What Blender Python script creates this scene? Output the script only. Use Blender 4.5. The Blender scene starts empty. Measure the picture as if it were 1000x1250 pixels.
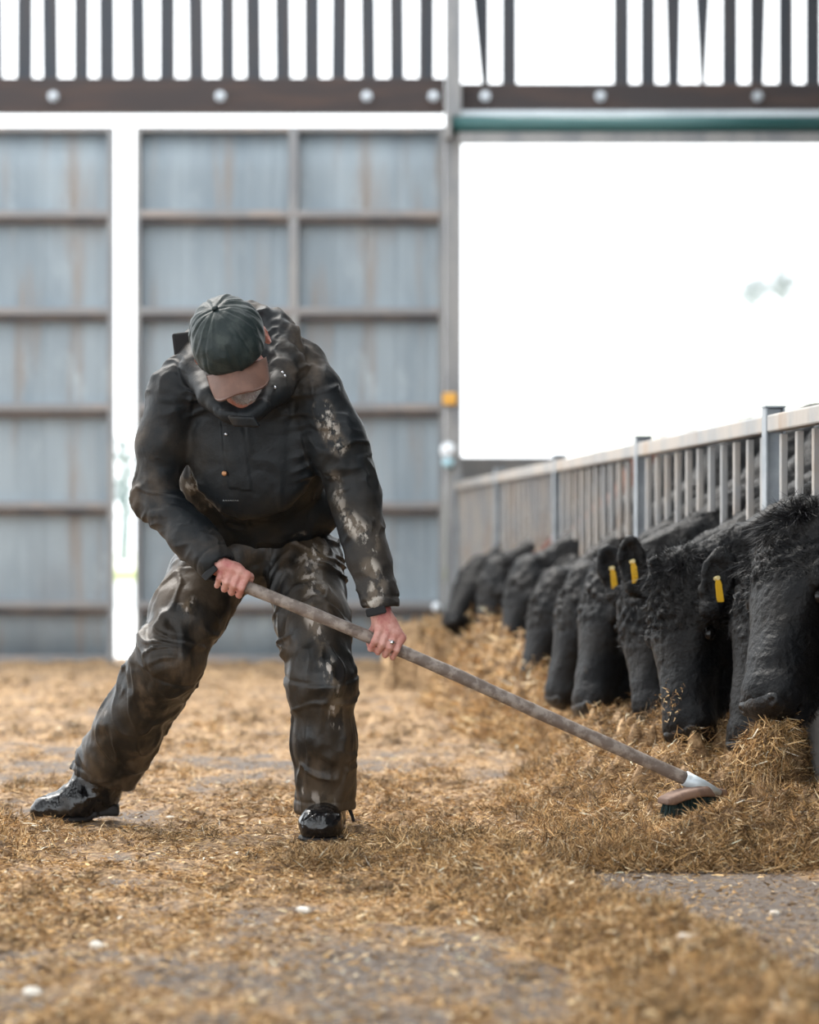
import bpy, math, random
import numpy as np
from mathutils import Vector, Matrix

random.seed(7)
RNG = np.random.default_rng(7)
SC = bpy.context.scene
COL = SC.collection

# ------------------------------------------------------------------ camera, light, exposure
F = 2951.0           # focal length in pixels of a 1000 x 1250 frame (85 mm on 36 mm)
CH = 0.79            # camera height


def P(x, y, d):
    """A point of the place: pixel direction plus its own distance from the camera."""
    return np.array([(x - 500.0) / F * d, d, CH - (y - 660.0) / F * d])


cam = bpy.data.cameras.new('camera')
cam.sensor_fit = 'VERTICAL'
cam.sensor_height = 36.0
cam.lens = 85.0
cam.shift_y = 0.028
cam.clip_end = 600
cam.dof.use_dof = True
cam.dof.focus_distance = 6.3
cam.dof.aperture_fstop = 2.2
camo = bpy.data.objects.new('camera', cam)
camo.location = (0, 0, CH)
camo.rotation_euler = (math.pi / 2, 0, 0)
COL.objects.link(camo)
SC.camera = camo

WORLD_STRENGTH = 2.1
world = bpy.data.worlds.new('overcast')
world.use_nodes = True
bg = world.node_tree.nodes['Background']
bg.inputs[0].default_value = (0.93, 0.97, 1.0, 1)
bg.inputs[1].default_value = WORLD_STRENGTH
SC.world = world
SC.view_settings.view_transform = 'Standard'
SC.view_settings.look = 'None'
SC.view_settings.exposure = 0.48
SC.view_settings.gamma = 1.0
SC.view_settings.use_curve_mapping = False

sun = bpy.data.lights.new('sun', 'SUN')
sun.energy = 3.0
sun.angle = math.radians(30)
sun.color = (1.0, 0.95, 0.88)
suno = bpy.data.objects.new('sun', sun)
suno.rotation_euler = Vector((-.38, .45, .82)).to_track_quat('Z', 'Y').to_euler()
COL.objects.link(suno)

ROOF = True

# ------------------------------------------------------------------ node material helper


def mat(name, col=(.5, .5, .5), rough=.6, metal=0.0, spec=.5, col2=None, scale=8, detail=5, mixlo=.4, mixhi=.6,
        bump=0.0, bscale=60, stretch=(1, 1, 1), layers=(), sheen=0.0, rough2=None, coord='Object', coat=0.0, crease=0.0, cscale=10):
    """Procedural material: base colour, optional second colour by noise, extra layers and bump.
    layers: (colour, scale, lo, hi, stretch, roughness or None, attribute or None, detail)"""
    m = bpy.data.materials.new(name)
    m.use_nodes = True
    nt = m.node_tree
    N, L = nt.nodes, nt.links
    b = N['Principled BSDF']
    tc = N.new('ShaderNodeTexCoord')

    def noise(sc, det, st):
        mp = N.new('ShaderNodeMapping')
        mp.inputs['Scale'].default_value = st
        L.new(tc.outputs[coord], mp.inputs[0])
        n = N.new('ShaderNodeTexNoise')
        n.inputs['Scale'].default_value = sc
        n.inputs['Detail'].default_value = det
        n.inputs['Roughness'].default_value = .6
        L.new(mp.outputs[0], n.inputs['Vector'])
        return n.outputs['Fac']

    def ramp(fac, lo, hi):
        r = N.new('ShaderNodeMapRange')
        r.interpolation_type = 'SMOOTHSTEP'
        r.inputs[1].default_value = lo
        r.inputs[2].default_value = hi
        L.new(fac, r.inputs[0])
        return r.outputs[0]

    def mix(fac, a, bb):
        x = N.new('ShaderNodeMix')
        x.data_type = 'RGBA'
        L.new(fac, x.inputs[0])
        if isinstance(a, tuple):
            x.inputs[6].default_value = (*a, 1)
        else:
            L.new(a, x.inputs[6])
        if isinstance(bb, tuple):
            x.inputs[7].default_value = (*bb, 1)
        else:
            L.new(bb, x.inputs[7])
        return x.outputs[2]

    def mixf(fac, a, bb):
        x = N.new('ShaderNodeMix')
        L.new(fac, x.inputs[0])
        if isinstance(a, (int, float)):
            x.inputs[2].default_value = a
        else:
            L.new(a, x.inputs[2])
        x.inputs[3].default_value = bb
        return x.outputs[0]
    cur = tuple(col)
    rcur = rough
    if col2 is not None:
        f0 = ramp(noise(scale, detail, stretch), mixlo, mixhi)
        cur = mix(f0, cur, tuple(col2))
        if rough2 is not None:
            rcur = mixf(f0, rcur, rough2)
    for (c, s, lo, hi, st, rg, att, det) in layers:
        f1 = ramp(noise(s, det, st), lo, hi)
        if att:
            a = N.new('ShaderNodeAttribute')
            a.attribute_name = att
            # the stain reaches further out where the noise is high
            ad = N.new('ShaderNodeMath')
            ad.operation = 'MULTIPLY'
            L.new(a.outputs['Fac'], ad.inputs[0])
            L.new(f1, ad.inputs[1])
            f1 = ad.outputs[0]
        cur = mix(f1, cur, tuple(c))
        if rg is not None:
            rcur = mixf(f1, rcur, rg)
    if isinstance(cur, tuple):
        b.inputs['Base Color'].default_value = (*cur, 1)
    else:
        L.new(cur, b.inputs['Base Color'])
    if isinstance(rcur, (int, float)):
        b.inputs['Roughness'].default_value = rcur
    else:
        L.new(rcur, b.inputs['Roughness'])
    b.inputs['Metallic'].default_value = metal
    b.inputs['Specular IOR Level'].default_value = spec
    if sheen:
        b.inputs['Sheen Weight'].default_value = sheen
    if coat:
        b.inputs['Coat Weight'].default_value = coat
        b.inputs['Coat Roughness'].default_value = .25
    if bump:
        bp = N.new('ShaderNodeBump')
        bp.inputs['Strength'].default_value = 1.0
        bp.inputs['Distance'].default_value = bump
        L.new(noise(bscale, 4, stretch), bp.inputs['Height'])
        L.new(bp.outputs[0], b.inputs['Normal'])
        if crease:
            n2 = N.new('ShaderNodeTexNoise')
            n2.noise_type = 'RIDGED_MULTIFRACTAL'
            n2.inputs['Scale'].default_value = cscale
            n2.inputs['Detail'].default_value = 3
            n2.inputs['Roughness'].default_value = .45
            n2.inputs['Distortion'].default_value = .6
            L.new(tc.outputs[coord], n2.inputs['Vector'])
            b2_ = N.new('ShaderNodeBump')
            b2_.inputs['Distance'].default_value = crease
            L.new(n2.outputs['Fac'], b2_.inputs['Height'])
            L.new(b2_.outputs[0], bp.inputs['Normal'])
    return m


def mat_attr(name, rough=.8, att='tint', spec=.3, noisec=None):
    """Colour straight from a per-blade colour attribute (each stalk has its own colour)."""
    m = bpy.data.materials.new(name)
    m.use_nodes = True
    nt = m.node_tree
    b = nt.nodes['Principled BSDF']
    a = nt.nodes.new('ShaderNodeAttribute')
    a.attribute_name = att
    nt.links.new(a.outputs['Color'], b.inputs['Base Color'])
    b.inputs['Roughness'].default_value = rough
    b.inputs['Specular IOR Level'].default_value = spec
    return m

# ------------------------------------------------------------------ mesh helpers


def link(name, me, m=None, parent=None, smooth=False):
    o = bpy.data.objects.new(name, me)
    COL.objects.link(o)
    if m:
        me.materials.append(m)
    if parent is not None:
        o.parent = parent
    if smooth:
        me.polygons.foreach_set('use_smooth', np.ones(len(me.polygons), bool))
        me.update()
    return o


def mesh_np(name, V, Q, n=4):
    me = bpy.data.meshes.new(name)
    V = np.asarray(V, np.float32)
    Q = np.asarray(Q, np.int32)
    me.vertices.add(len(V))
    me.vertices.foreach_set('co', V.ravel())
    me.loops.add(Q.size)
    me.loops.foreach_set('vertex_index', Q.ravel())
    me.polygons.add(len(Q))
    me.polygons.foreach_set('loop_start', np.arange(0, Q.size, n, dtype=np.int32))
    me.update(calc_edges=True)
    return me


def tag(o, label, cat, group=None, kind=None):
    if label:
        o['label'] = label
    if cat:
        o['category'] = cat
    if group:
        o['group'] = group
    if kind:
        o['kind'] = kind
    return o


def empty(name, loc=(0, 0, 0), parent=None):
    o = bpy.data.objects.new(name, None)
    o.empty_display_size = .1
    o.location = loc
    COL.objects.link(o)
    if parent is not None:
        o.parent = parent
    return o


class MB:
    """Collects boxes, tubes and lathes into ONE mesh."""

    def __init__(s):
        s.v, s.f = [], []

    def quadbox(s, c8):
        n = len(s.v)
        s.v += [tuple(p) for p in c8]
        for q in ((0, 1, 2, 3), (7, 6, 5, 4), (0, 4, 5, 1), (1, 5, 6, 2), (2, 6, 7, 3), (3, 7, 4, 0)):
            s.f.append([n + i for i in q])
        return s

    def box(s, lo, hi):
        x0, y0, z0 = lo
        x1, y1, z1 = hi
        return s.quadbox([(x0, y0, z0), (x0, y1, z0), (x1, y1, z0), (x1, y0, z0), (x0, y0, z1), (x0, y1, z1), (x1, y1, z1), (x1, y0, z1)])

    def obox(s, c, ax, ay, az, hx, hy, hz):
        c, ax, ay, az = map(np.asarray, (c, ax, ay, az))
        pts = []
        for z in (-1, 1):
            for (x, y) in ((-1, -1), (-1, 1), (1, 1), (1, -1)):
                pts.append(c + ax * hx * x + ay * hy * y + az * hz * z)
        return s.quadbox(pts)

    def tube(s, pts, rad, n=12, cap=True):
        pts = [np.asarray(p, float) for p in pts]
        if isinstance(rad, (int, float)):
            rad = [rad] * len(pts)
        rings = []
        up = np.array([0.0, 0, 1.0])
        t0 = pts[1] - pts[0]
        if abs(np.dot(t0 / np.linalg.norm(t0), up)) > .95:
            up = np.array([1.0, 0, 0])
        for i, p in enumerate(pts):
            t = pts[min(i + 1, len(pts) - 1)] - pts[max(i - 1, 0)]
            t /= np.linalg.norm(t)
            a = np.cross(t, up)
            a /= np.linalg.norm(a)
            b = np.cross(a, t)
            up = b
            r = []
            for k in range(n):
                th = 2 * math.pi * k / n
                r.append(len(s.v))
                s.v.append(tuple(p + rad[i] * (a * math.cos(th) + b * math.sin(th))))
            rings.append(r)
        for A, B in zip(rings, rings[1:]):
            for k in range(n):
                s.f.append([A[k], A[(k + 1) % n], B[(k + 1) % n], B[k]])
        if cap:
            s.f.append(rings[0][::-1])
            s.f.append(rings[-1])
        return s

    def build(s, name, m=None, parent=None, smooth=False, bevel=0.0):
        me = bpy.data.meshes.new(name)
        me.from_pydata(s.v, [], s.f)
        me.update()
        o = link(name, me, m, parent, smooth)
        if bevel:
            md = o.modifiers.new('bevel', 'BEVEL')
            md.width = bevel
            md.segments = 2
            md.limit_method = 'ANGLE'
        return o


def nrm(v):
    v = np.asarray(v, float)
    return v / np.linalg.norm(v)

# ------------------------------------------------------------------ numpy noise


_PERM = RNG.permutation(4096)
_VAL = RNG.random(4096).astype(np.float32)


def vnoise(p):
    """smooth value noise in 0..1; p is (n,3)"""
    p = np.asarray(p, np.float64)
    i = np.floor(p).astype(np.int64)
    f = p - i
    u = f * f * f * (f * (f * 6 - 15) + 10)
    out = 0

    def h(a, b, c):
        return _VAL[_PERM[(_PERM[(_PERM[a & 4095] + b) & 4095] + c) & 4095]]
    for dx in (0, 1):
        wx = u[:, 0] if dx else 1 - u[:, 0]
        for dy in (0, 1):
            wy = u[:, 1] if dy else 1 - u[:, 1]
            for dz in (0, 1):
                wz = u[:, 2] if dz else 1 - u[:, 2]
                out = out + wx * wy * wz * h(i[:, 0] + dx, i[:, 1] + dy, i[:, 2] + dz)
    return out


def fbm(p, o=3):
    p = np.asarray(p, float)
    a, s, t = 1.0, 0, 0
    for k in range(o):
        s = s + a * vnoise(p * 2 ** k + 17.3 * k)
        t += a
        a *= .5
    return s / t


def sstep(a, b, x):
    t = np.clip((x - a) / (b - a), 0, 1)
    return t * t * (3 - 2 * t)

# ------------------------------------------------------------------ distance field bodies, one continuous surface each


class Field:
    def __init__(s, lo, hi, h):
        s.h = h
        s.lo = np.asarray(lo, float)
        n = np.ceil((np.asarray(hi, float) - s.lo) / h).astype(int) + 1
        s.n = n
        s.v = np.full(tuple(n), 1.0, np.float32)
        s.ax = [s.lo[i] + h * np.arange(n[i]) for i in range(3)]

    def sub(s, lo, hi, pad):
        sl = []
        for i in range(3):
            a = int(max(0, math.floor((lo[i] - pad - s.lo[i]) / s.h)))
            b = int(min(s.n[i], math.ceil((hi[i] + pad - s.lo[i]) / s.h) + 1))
            if b <= a:
                return None, None
            sl.append(slice(a, b))
        g = np.stack(np.meshgrid(*[s.ax[i][sl[i]] for i in range(3)], indexing='ij'), -1).astype(np.float32)
        return tuple(sl), g

    def merge(s, sl, d, k, op):
        a = s.v[sl]
        if op == 'add':
            if k > 0:
                hh = np.maximum(k - np.abs(a - d), 0) / k
                s.v[sl] = np.minimum(a, d) - hh * hh * k * .25
            else:
                s.v[sl] = np.minimum(a, d)
        else:
            d = -d
            if k > 0:
                hh = np.maximum(k - np.abs(a - d), 0) / k
                s.v[sl] = np.maximum(a, d) + hh * hh * k * .25
            else:
                s.v[sl] = np.maximum(a, d)

    def seg(s, a, b, r1, r2=None, k=.02, op='add'):
        r2 = r1 if r2 is None else r2
        a, b = np.asarray(a, float), np.asarray(b, float)
        R = max(r1, r2)
        sl, g = s.sub(np.minimum(a, b) - R, np.maximum(a, b) + R, k + 2 * s.h)
        if sl is None:
            return s
        ab = b - a
        pa = g - a.astype(np.float32)
        t = np.clip((pa @ ab.astype(np.float32)) / max(ab @ ab, 1e-9), 0, 1)
        d = np.sqrt(((pa - t[..., None] * ab.astype(np.float32)) ** 2).sum(-1)) - (r1 + (r2 - r1) * t)
        s.merge(sl, d, k, op)
        return s

    def chain(s, pts, rad, k=.02):
        for i in range(len(pts) - 1):
            s.seg(pts[i], pts[i + 1], rad[i], rad[i + 1], k)
        return s

    def ell(s, c, r, axes=None, k=.02, op='add'):
        c = np.asarray(c, float)
        A = np.eye(3) if axes is None else np.array([nrm(a) for a in axes])
        r = np.asarray(r, float)
        ext = np.sqrt(((A * r[:, None]) ** 2).sum(0))
        sl, g = s.sub(c - ext, c + ext, k + 2 * s.h)
        if sl is None:
            return s
        q = (g - c.astype(np.float32)) @ A.T.astype(np.float32)
        k0 = np.sqrt(((q / r.astype(np.float32)) ** 2).sum(-1)) + 1e-6
        k1 = np.sqrt(((q / (r ** 2).astype(np.float32)) ** 2).sum(-1)) + 1e-6
        s.merge(sl, k0 * (k0 - 1) / k1, k, op)
        return s

    def rbox(s, c, hsz, axes=None, r=.01, k=.01, op='add'):
        c = np.asarray(c, float)
        A = np.eye(3) if axes is None else np.array([nrm(a) for a in axes])
        hsz = np.asarray(hsz, float)
        ext = np.abs(A * hsz[:, None]).sum(0)
        sl, g = s.sub(c - ext, c + ext, k + 2 * s.h)
        if sl is None:
            return s
        q = np.abs((g - c.astype(np.float32)) @ A.T.astype(np.float32)) - (hsz - r).astype(np.float32)
        d = np.sqrt((np.maximum(q, 0) ** 2).sum(-1)) + np.minimum(q.max(-1), 0) - r
        s.merge(sl, d, k, op)
        return s

    def cut(s, p, n, c, R, k=0.006):
        """remove what lies beyond plane (p, n) within R of c"""
        p, n, c = np.asarray(p, float), nrm(n), np.asarray(c, float)
        sl, g = s.sub(c - R, c + R, 0)
        d = ((g - p.astype(np.float32)) @ n.astype(np.float32))
        dd = np.sqrt(((g - c.astype(np.float32)) ** 2).sum(-1)) - R
        d = np.maximum(-d, dd)          # solid region to remove
        s.merge(sl, d, k, 'sub')
        return s

    def mesh(s, name, warp=None):
        v = s.v
        v[0], v[-1] = 1, 1
        v[:, 0], v[:, -1] = 1, 1
        v[:, :, 0], v[:, :, -1] = 1, 1
        ins = v < 0
        c = [ins[i:ins.shape[0] - 1 + i, j:ins.shape[1] - 1 + j, k:ins.shape[2] - 1 + k] for i in (0, 1) for j in (0, 1) for k in (0, 1)]
        anyc = c[0].copy()
        allc = c[0].copy()
        for x in c[1:]:
            anyc |= x
            allc &= x
        act = anyc & ~allc
        idx = np.argwhere(act)
        cid = np.full(act.shape, -1, np.int32)
        cid[act] = np.arange(len(idx))
        I, J, K = idx.T
        vals = {}
        for i in (0, 1):
            for j in (0, 1):
                for k in (0, 1):
                    vals[i, j, k] = v[I + i, J + j, K + k]
        acc = np.zeros((len(idx), 3))
        cnt = np.zeros(len(idx))
        cs = list(vals)
        for a in cs:
            for b in cs:
                if sum(abs(x - y) for x, y in zip(a, b)) == 1 and a < b:
                    va, vb = vals[a], vals[b]
                    m = (va < 0) != (vb < 0)
                    t = np.clip(va / np.where(m, va - vb, 1), 0, 1)
                    pa = np.array(a, float)
                    dp = np.array(b, float) - pa
                    acc += np.where(m, 1, 0)[:, None] * (pa + t[:, None] * dp)
                    cnt += m
        V = (idx + acc / cnt[:, None]) * s.h + s.lo
        quads = []
        for axis in range(3):
            o1, o2 = (axis + 1) % 3, (axis + 2) % 3
            sl0 = [slice(None)] * 3
            sl1 = [slice(None)] * 3
            sl0[axis] = slice(0, -1)
            sl1[axis] = slice(1, None)
            A, B = ins[tuple(sl0)], ins[tuple(sl1)]
            e = np.argwhere(A != B)
            flip = A[tuple(e.T)]
            q = []
            for (d1, d2) in ((0, 0), (-1, 0), (-1, -1), (0, -1)):
                ee = e.copy()
                ee[:, o1] += d1
                ee[:, o2] += d2
                q.append(cid[tuple(ee.T)])
            q = np.stack(q, 1)
            q[~flip] = q[~flip][:, ::-1]
            quads.append(q)
        Q = np.concatenate(quads)
        Q = Q[(Q >= 0).all(1)]
        me = mesh_np(name, V, Q)
        return me


def vco(me):
    a = np.empty(len(me.vertices) * 3, np.float32)
    me.vertices.foreach_get('co', a)
    return a.reshape(-1, 3).astype(float)


def vno(me):
    a = np.empty(len(me.vertices) * 3, np.float32)
    me.vertices.foreach_get('normal', a)
    return a.reshape(-1, 3).astype(float)


def displace(me, fn):
    V, Nn = vco(me), vno(me)
    d = fn(V, Nn)
    V = V + Nn * d[:, None]
    me.vertices.foreach_set('co', V.astype(np.float32).ravel())
    me.update()


def set_attr(me, name, val):
    a = me.attributes.new(name, 'FLOAT', 'POINT')
    a.data.foreach_set('value', np.asarray(val, np.float32))


def segd(V, a, b):
    a, b = np.asarray(a, float), np.asarray(b, float)
    ab = b - a
    t = np.clip(((V - a) @ ab) / (ab @ ab), 0, 1)
    return np.linalg.norm(V - a - t[:, None] * ab, axis=1), t


def folds(V, a, b, r, freq, amp, centers=(), width=.3, seed=0.0, warp=3.2):
    """creases that run across the limb a-b"""
    a, b = np.asarray(a, float), np.asarray(b, float)
    d, t = segd(V, a, b)
    ax = nrm(b - a)
    along = (V - a) @ ax
    freq = freq * .72
    q = (V - along[:, None] * ax) * (freq * .42) + ax * (along * freq)[:, None] + seed
    q = q + warp * (fbm(V * 5 + seed, 2)[:, None] - .5)
    fb = fbm(q, 2)
    n = 1.1 * np.clip(1 - np.abs(fb - .5) * 7, 0, 1) ** 1.3 * sstep(.42, .62, fbm(V * 9 + seed * 3, 2)) + .75 * (fbm(q * .5 + 7, 2) - .5)
    w = sstep(r * 1.7, r * .9, d)
    if centers:
        ww = 0
        for c in centers:
            ww = ww + np.exp(-((t - c) / width) ** 2)
        w = w * np.clip(ww, .15, 1.2)
    return amp * n * w


def blades(name, base, direc, length, width, cols, m, parent=None, bend=.25, side=None, nseg=2):
    """many thin stalks / hairs as one mesh; base, direc (n,3); length, width (n,); cols (n,3)"""
    n = len(base)
    d = direc / np.linalg.norm(direc, axis=1)[:, None]
    if side is None:
        rv = RNG.normal(size=(n, 3))
    else:
        rv = side
    s = np.cross(d, rv)
    s /= np.linalg.norm(s, axis=1)[:, None] + 1e-9
    bd = np.cross(s, d)
    L_, W_ = length[:, None], width[:, None]
    k = RNG.uniform(-bend, bend, (n, 1))
    rows = []
    for i in range(nseg + 1):
        t = i / nseg
        c = base + d * L_ * t + bd * L_ * k * (t * t)
        w = W_ * (.5 * (1 - .75 * t ** 2))
        rows.append((c - s * w, c + s * w))
    V = np.empty((n, 2 * (nseg + 1), 3), np.float32)
    for i, (l, r_) in enumerate(rows):
        V[:, 2 * i] = l
        V[:, 2 * i + 1] = r_
    q = []
    for i in range(nseg):
        q.append([2 * i, 2 * i + 1, 2 * i + 3, 2 * i + 2])
    q = np.array(q)
    st = 2 * (nseg + 1)
    Q = (np.arange(n)[:, None, None] * st + q[None]).reshape(-1, 4)
    me = mesh_np(name, V.reshape(-1, 3), Q)
    if cols is not None:
        c4 = np.ones((n, st, 4), np.float32)
        c4[:, :, :3] = cols[:, None, :]
        a = me.attributes.new('tint', 'FLOAT_COLOR', 'POINT')
        a.data.foreach_set('color', c4.ravel())
    return link(name, me, m, parent)


def sample_surface(me, n, keep=None):
    """random points, normals on a quad mesh"""
    Q = np.empty(len(me.loops), np.int32)
    me.loops.foreach_get('vertex_index', Q)
    Q = Q.reshape(-1, 4)
    V, Nn = vco(me), vno(me)
    if keep is not None:
        kv = keep(V, Nn)
        Q = Q[kv[Q].all(1)]
    A = V[Q]
    area = np.linalg.norm(np.cross(A[:, 2] - A[:, 0], A[:, 3] - A[:, 1]), axis=1)
    i = RNG.choice(len(Q), n, p=area / area.sum())
    u, w = RNG.random((n, 1)), RNG.random((n, 1))
    q = A[i]
    p = (q[:, 0] * (1 - u) + q[:, 1] * u) * (1 - w) + (q[:, 3] * (1 - u) + q[:, 2] * u) * w
    nn = Nn[Q[i]].mean(1)
    return p, nn / np.linalg.norm(nn, axis=1)[:, None]

# ================================================================== SETTING: the shed


YW = 15.7
KW = YW / F


def WX(x):
    return (x - 500) * KW


def WZ(y):
    return CH - (y - 660) * KW


M_sheet = mat('painted_steel_sheet', (.205, .25, .285), .55, .1, col2=(.285, .335, .37), scale=2.2, stretch=(1, 1, .25), mixlo=.35, mixhi=.65,
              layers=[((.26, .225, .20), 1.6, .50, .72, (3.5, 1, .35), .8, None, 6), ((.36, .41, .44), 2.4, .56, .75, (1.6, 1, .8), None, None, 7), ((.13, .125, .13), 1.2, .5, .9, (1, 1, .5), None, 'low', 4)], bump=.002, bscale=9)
M_rail_shade = mat('rail_shade_strip', (.045, .042, .045), .8, col2=(.09, .07, .06), scale=5)  # dark brown colour standing in for the shade below a rail
M_rail = mat('dirty_rail', (.22, .22, .225), .6, .1, col2=(.29, .255, .235), scale=3, mixlo=.45, mixhi=.65, bump=.001, bscale=30)
M_timber = mat('stained_timber', (.045, .036, .036), .8, col2=(.075, .048, .040), scale=1.6, stretch=(1, 1, 8), mixlo=.4, mixhi=.75, bump=.003, bscale=20)
M_board = mat('weathered_board', (.045, .052, .063), .85, col2=(.065, .060, .062), scale=3, stretch=(6, 1, .5), mixlo=.4, mixhi=.7, bump=.003, bscale=20)
M_galv = mat('galvanised_steel', (.28, .31, .34), .5, .25, col2=(.38, .41, .44), scale=6, layers=[((.24, .17, .13), 4, .62, .75, (1, 1, .6), .8, None, 5)], bump=.001, bscale=40)
M_column = mat('grey_column', (.20, .205, .215), .55, .2, col2=(.28, .275, .27), scale=3, stretch=(2, 2, .5), bump=.001, bscale=20)
M_bolt = mat('bolt_steel', (.5, .53, .56), .35, .8, bump=.0005, bscale=90)
M_green = mat('green_roller', (.018, .085, .085), .5, col2=(.035, .11, .11), scale=3, stretch=(.4, 1, 3))
M_white = mat('white_plastic', (.82, .86, .9), .35)
M_orange = mat('orange_plastic', (.75, .38, .05), .4)
M_conc = mat('concrete_wall', (.13, .135, .145), .85, col2=(.20, .19, .18), scale=2.5, bump=.003, bscale=25)
M_wood_fence = mat('weathered_fence_steel', (.32, .325, .33), .6, .1, col2=(.42, .385, .35), scale=5, stretch=(1, 1, .5),
                   layers=[((.36, .27, .20), 4, .52, .75, (1, 1, .5), .85, None, 5)], bump=.0015, bscale=30)

# floor, with the real relief of trodden litter, and the feed heap as its own object


def fenceX(Y):
    return 1.78 - .0949 * Y


def pile_h(X, Y):
    """height of the silage heap along the feed fence"""
    p = np.stack([X * 6, Y * 6, X * 0], 1)
    n1 = fbm(p, 3) - .5
    n2 = fbm(p * 3.1 + 9, 3) - .5
    fx = fenceX(Y)
    toe = .30 + .06 * np.sin(Y * 3.1) + .16 * n1
    toe = toe - .16 * sstep(9.4, 10.8, Y) * sstep(12.9, 12.0, Y) + .10 * sstep(7.2, 8.0, Y) * sstep(9.8, 9.2, Y)
    toe = np.where(Y < 6.3, toe + .10 * sstep(6.3, 5.9, Y), toe)
    u = np.clip((X - toe) / (fx - .22 - toe), 0, 1.6)
    prof = sstep(0, .75, u) ** .8
    crest = .085 + .115 * sstep(6.35, 6.95, Y)
    crest = crest + .16 * np.exp(-((Y - 11.2) / .7) ** 2) * np.exp(-((X - .36) / .28) ** 2) / np.maximum(prof, .3) \
        + .05 * np.exp(-((Y - 9.9) / .5) ** 2)
    front = sstep(5.80 + .05 * n1, 5.93 + .05 * n1, Y) ** .7
    n3 = fbm(np.stack([X * 24, Y * 24, X * 0 + 3], 1), 2)
    h = prof * crest * front * (1 + 1.0 * n2) + .05 * n1 * prof * front
    h = h + (.07 * n2 + .010 * sstep(.5, .75, n3) + .13 * (fbm(p * 1.7 + 31, 2) - .5)) * prof * front
    h = h - .07 * np.exp(-((X - .76) / .12) ** 2 - ((Y - 6.27) / .16) ** 2) * prof
    h = h * (1 - .6 * sstep(fx, fx + .4, X))
    h = np.where(prof * front <= .002, -.03, h)
    return h


def litter(X, Y):
    """0..1 how much trodden silage lies on the floor here"""
    p = np.stack([X, Y * .75, X * 0], 1)
    n = fbm(p * 2.3 + 3, 4)
    n2 = fbm(p * 9 + 5, 3)
    l = .42 + 1.0 * (n - .5) + 1.3 * (n2 - .5)
    # windrow that curls round in front of the bare concrete
    rx = np.interp(Y, [3.4, 4.1, 4.75, 5.3, 5.8, 6.6, 8], [.74, .62, .50, .33, .20, .18, .25])
    l = l + 1.1 * np.exp(-((X - rx + .08) / .17) ** 2) * sstep(7.6, 6.6, Y)
    l = l + .55 * np.exp(-((X - rx + .35) / .35) ** 2) * sstep(4.9, 5.6, Y) * sstep(8.5, 6.9, Y)
    # bare concrete to the right
    bare = sstep(rx + .02, rx + .16, X) * sstep(5.95, 5.8, Y)
    l = l * (1 - .93 * bare)
    # heap by the left boot
    l = l + 1.0 * np.exp(-((X + 1.15) / .24) ** 2 - ((Y - 6.2) / .5) ** 2)
    l = l + .7 * np.exp(-((X + .28) / .13) ** 2 - ((Y - 6.0) / .2) ** 2)
    # worn strip in the near middle
    l = l - .4 * np.exp(-((Y - 4.35) / .28) ** 2) * sstep(.5, .2, X)
    l = l + .35 * sstep(.55, .75, fbm(p * 5 + 11, 2)) * sstep(5.0, 5.4, Y)
    l = l + .25 * sstep(8, 11, Y)
    return np.clip(l, 0, 1.3)


def floor_h(X, Y):
    p = np.stack([X, Y, X * 0], 1)
    l = litter(X, Y)
    n = fbm(p * 14, 3)
    n2 = fbm(p * 42 + 4, 2)
    rx = np.interp(Y, [3.4, 4.1, 4.75, 5.3, 5.8, 6.6, 8], [.74, .62, .50, .33, .20, .18, .25])
    ridge = .040 * np.exp(-((X - rx + .06) / .11) ** 2) * sstep(6.4, 5.6, Y) * (.35 + 1.3 * fbm(p * 6 + 2, 2))
    heap = .040 * np.exp(-((X + 1.20) / .16) ** 2 - ((Y - 6.15) / .35) ** 2)
    heap = heap + .022 * np.exp(-((X + .20) / .09) ** 2 - ((Y - 5.88) / .10) ** 2)
    h = .022 * l * sstep(.42, .75, n) + .007 * l * n2 + (ridge + heap) * (.5 + 1.0 * n) - .004
    return h


def grid_mesh(name, xs_fn, ys, nx, hfn, sk=0):
    ny = len(ys)
    X = np.empty((ny, nx))
    for j, y in enumerate(ys):
        a, b = xs_fn(y)
        X[j] = np.linspace(a, b, nx)
    Y = np.repeat(ys[:, None], nx, 1)
    Z = hfn(X.ravel(), Y.ravel())
    V = np.stack([X.ravel(), Y.ravel(), Z], 1)
    i = np.arange(ny * nx).reshape(ny, nx)
    Q = np.stack([i[:-1, :-1].ravel(), i[:-1, 1:].ravel(), i[1:, 1:].ravel(), i[1:, :-1].ravel()], 1)
    return mesh_np(name, V, Q), V


ys = [2.6]
while ys[-1] < YW + .4:
    ys.append(ys[-1] + max(.010, .0019 * ys[-1]))
ys = np.array(ys)
fm, FV = grid_mesh('floor', lambda y: (-1.2 - y * .26, .9 + y * .24), ys, 740, floor_h)
set_attr(fm, 'litter', np.clip(litter(FV[:, 0], FV[:, 1]), 0, 1))


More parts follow.
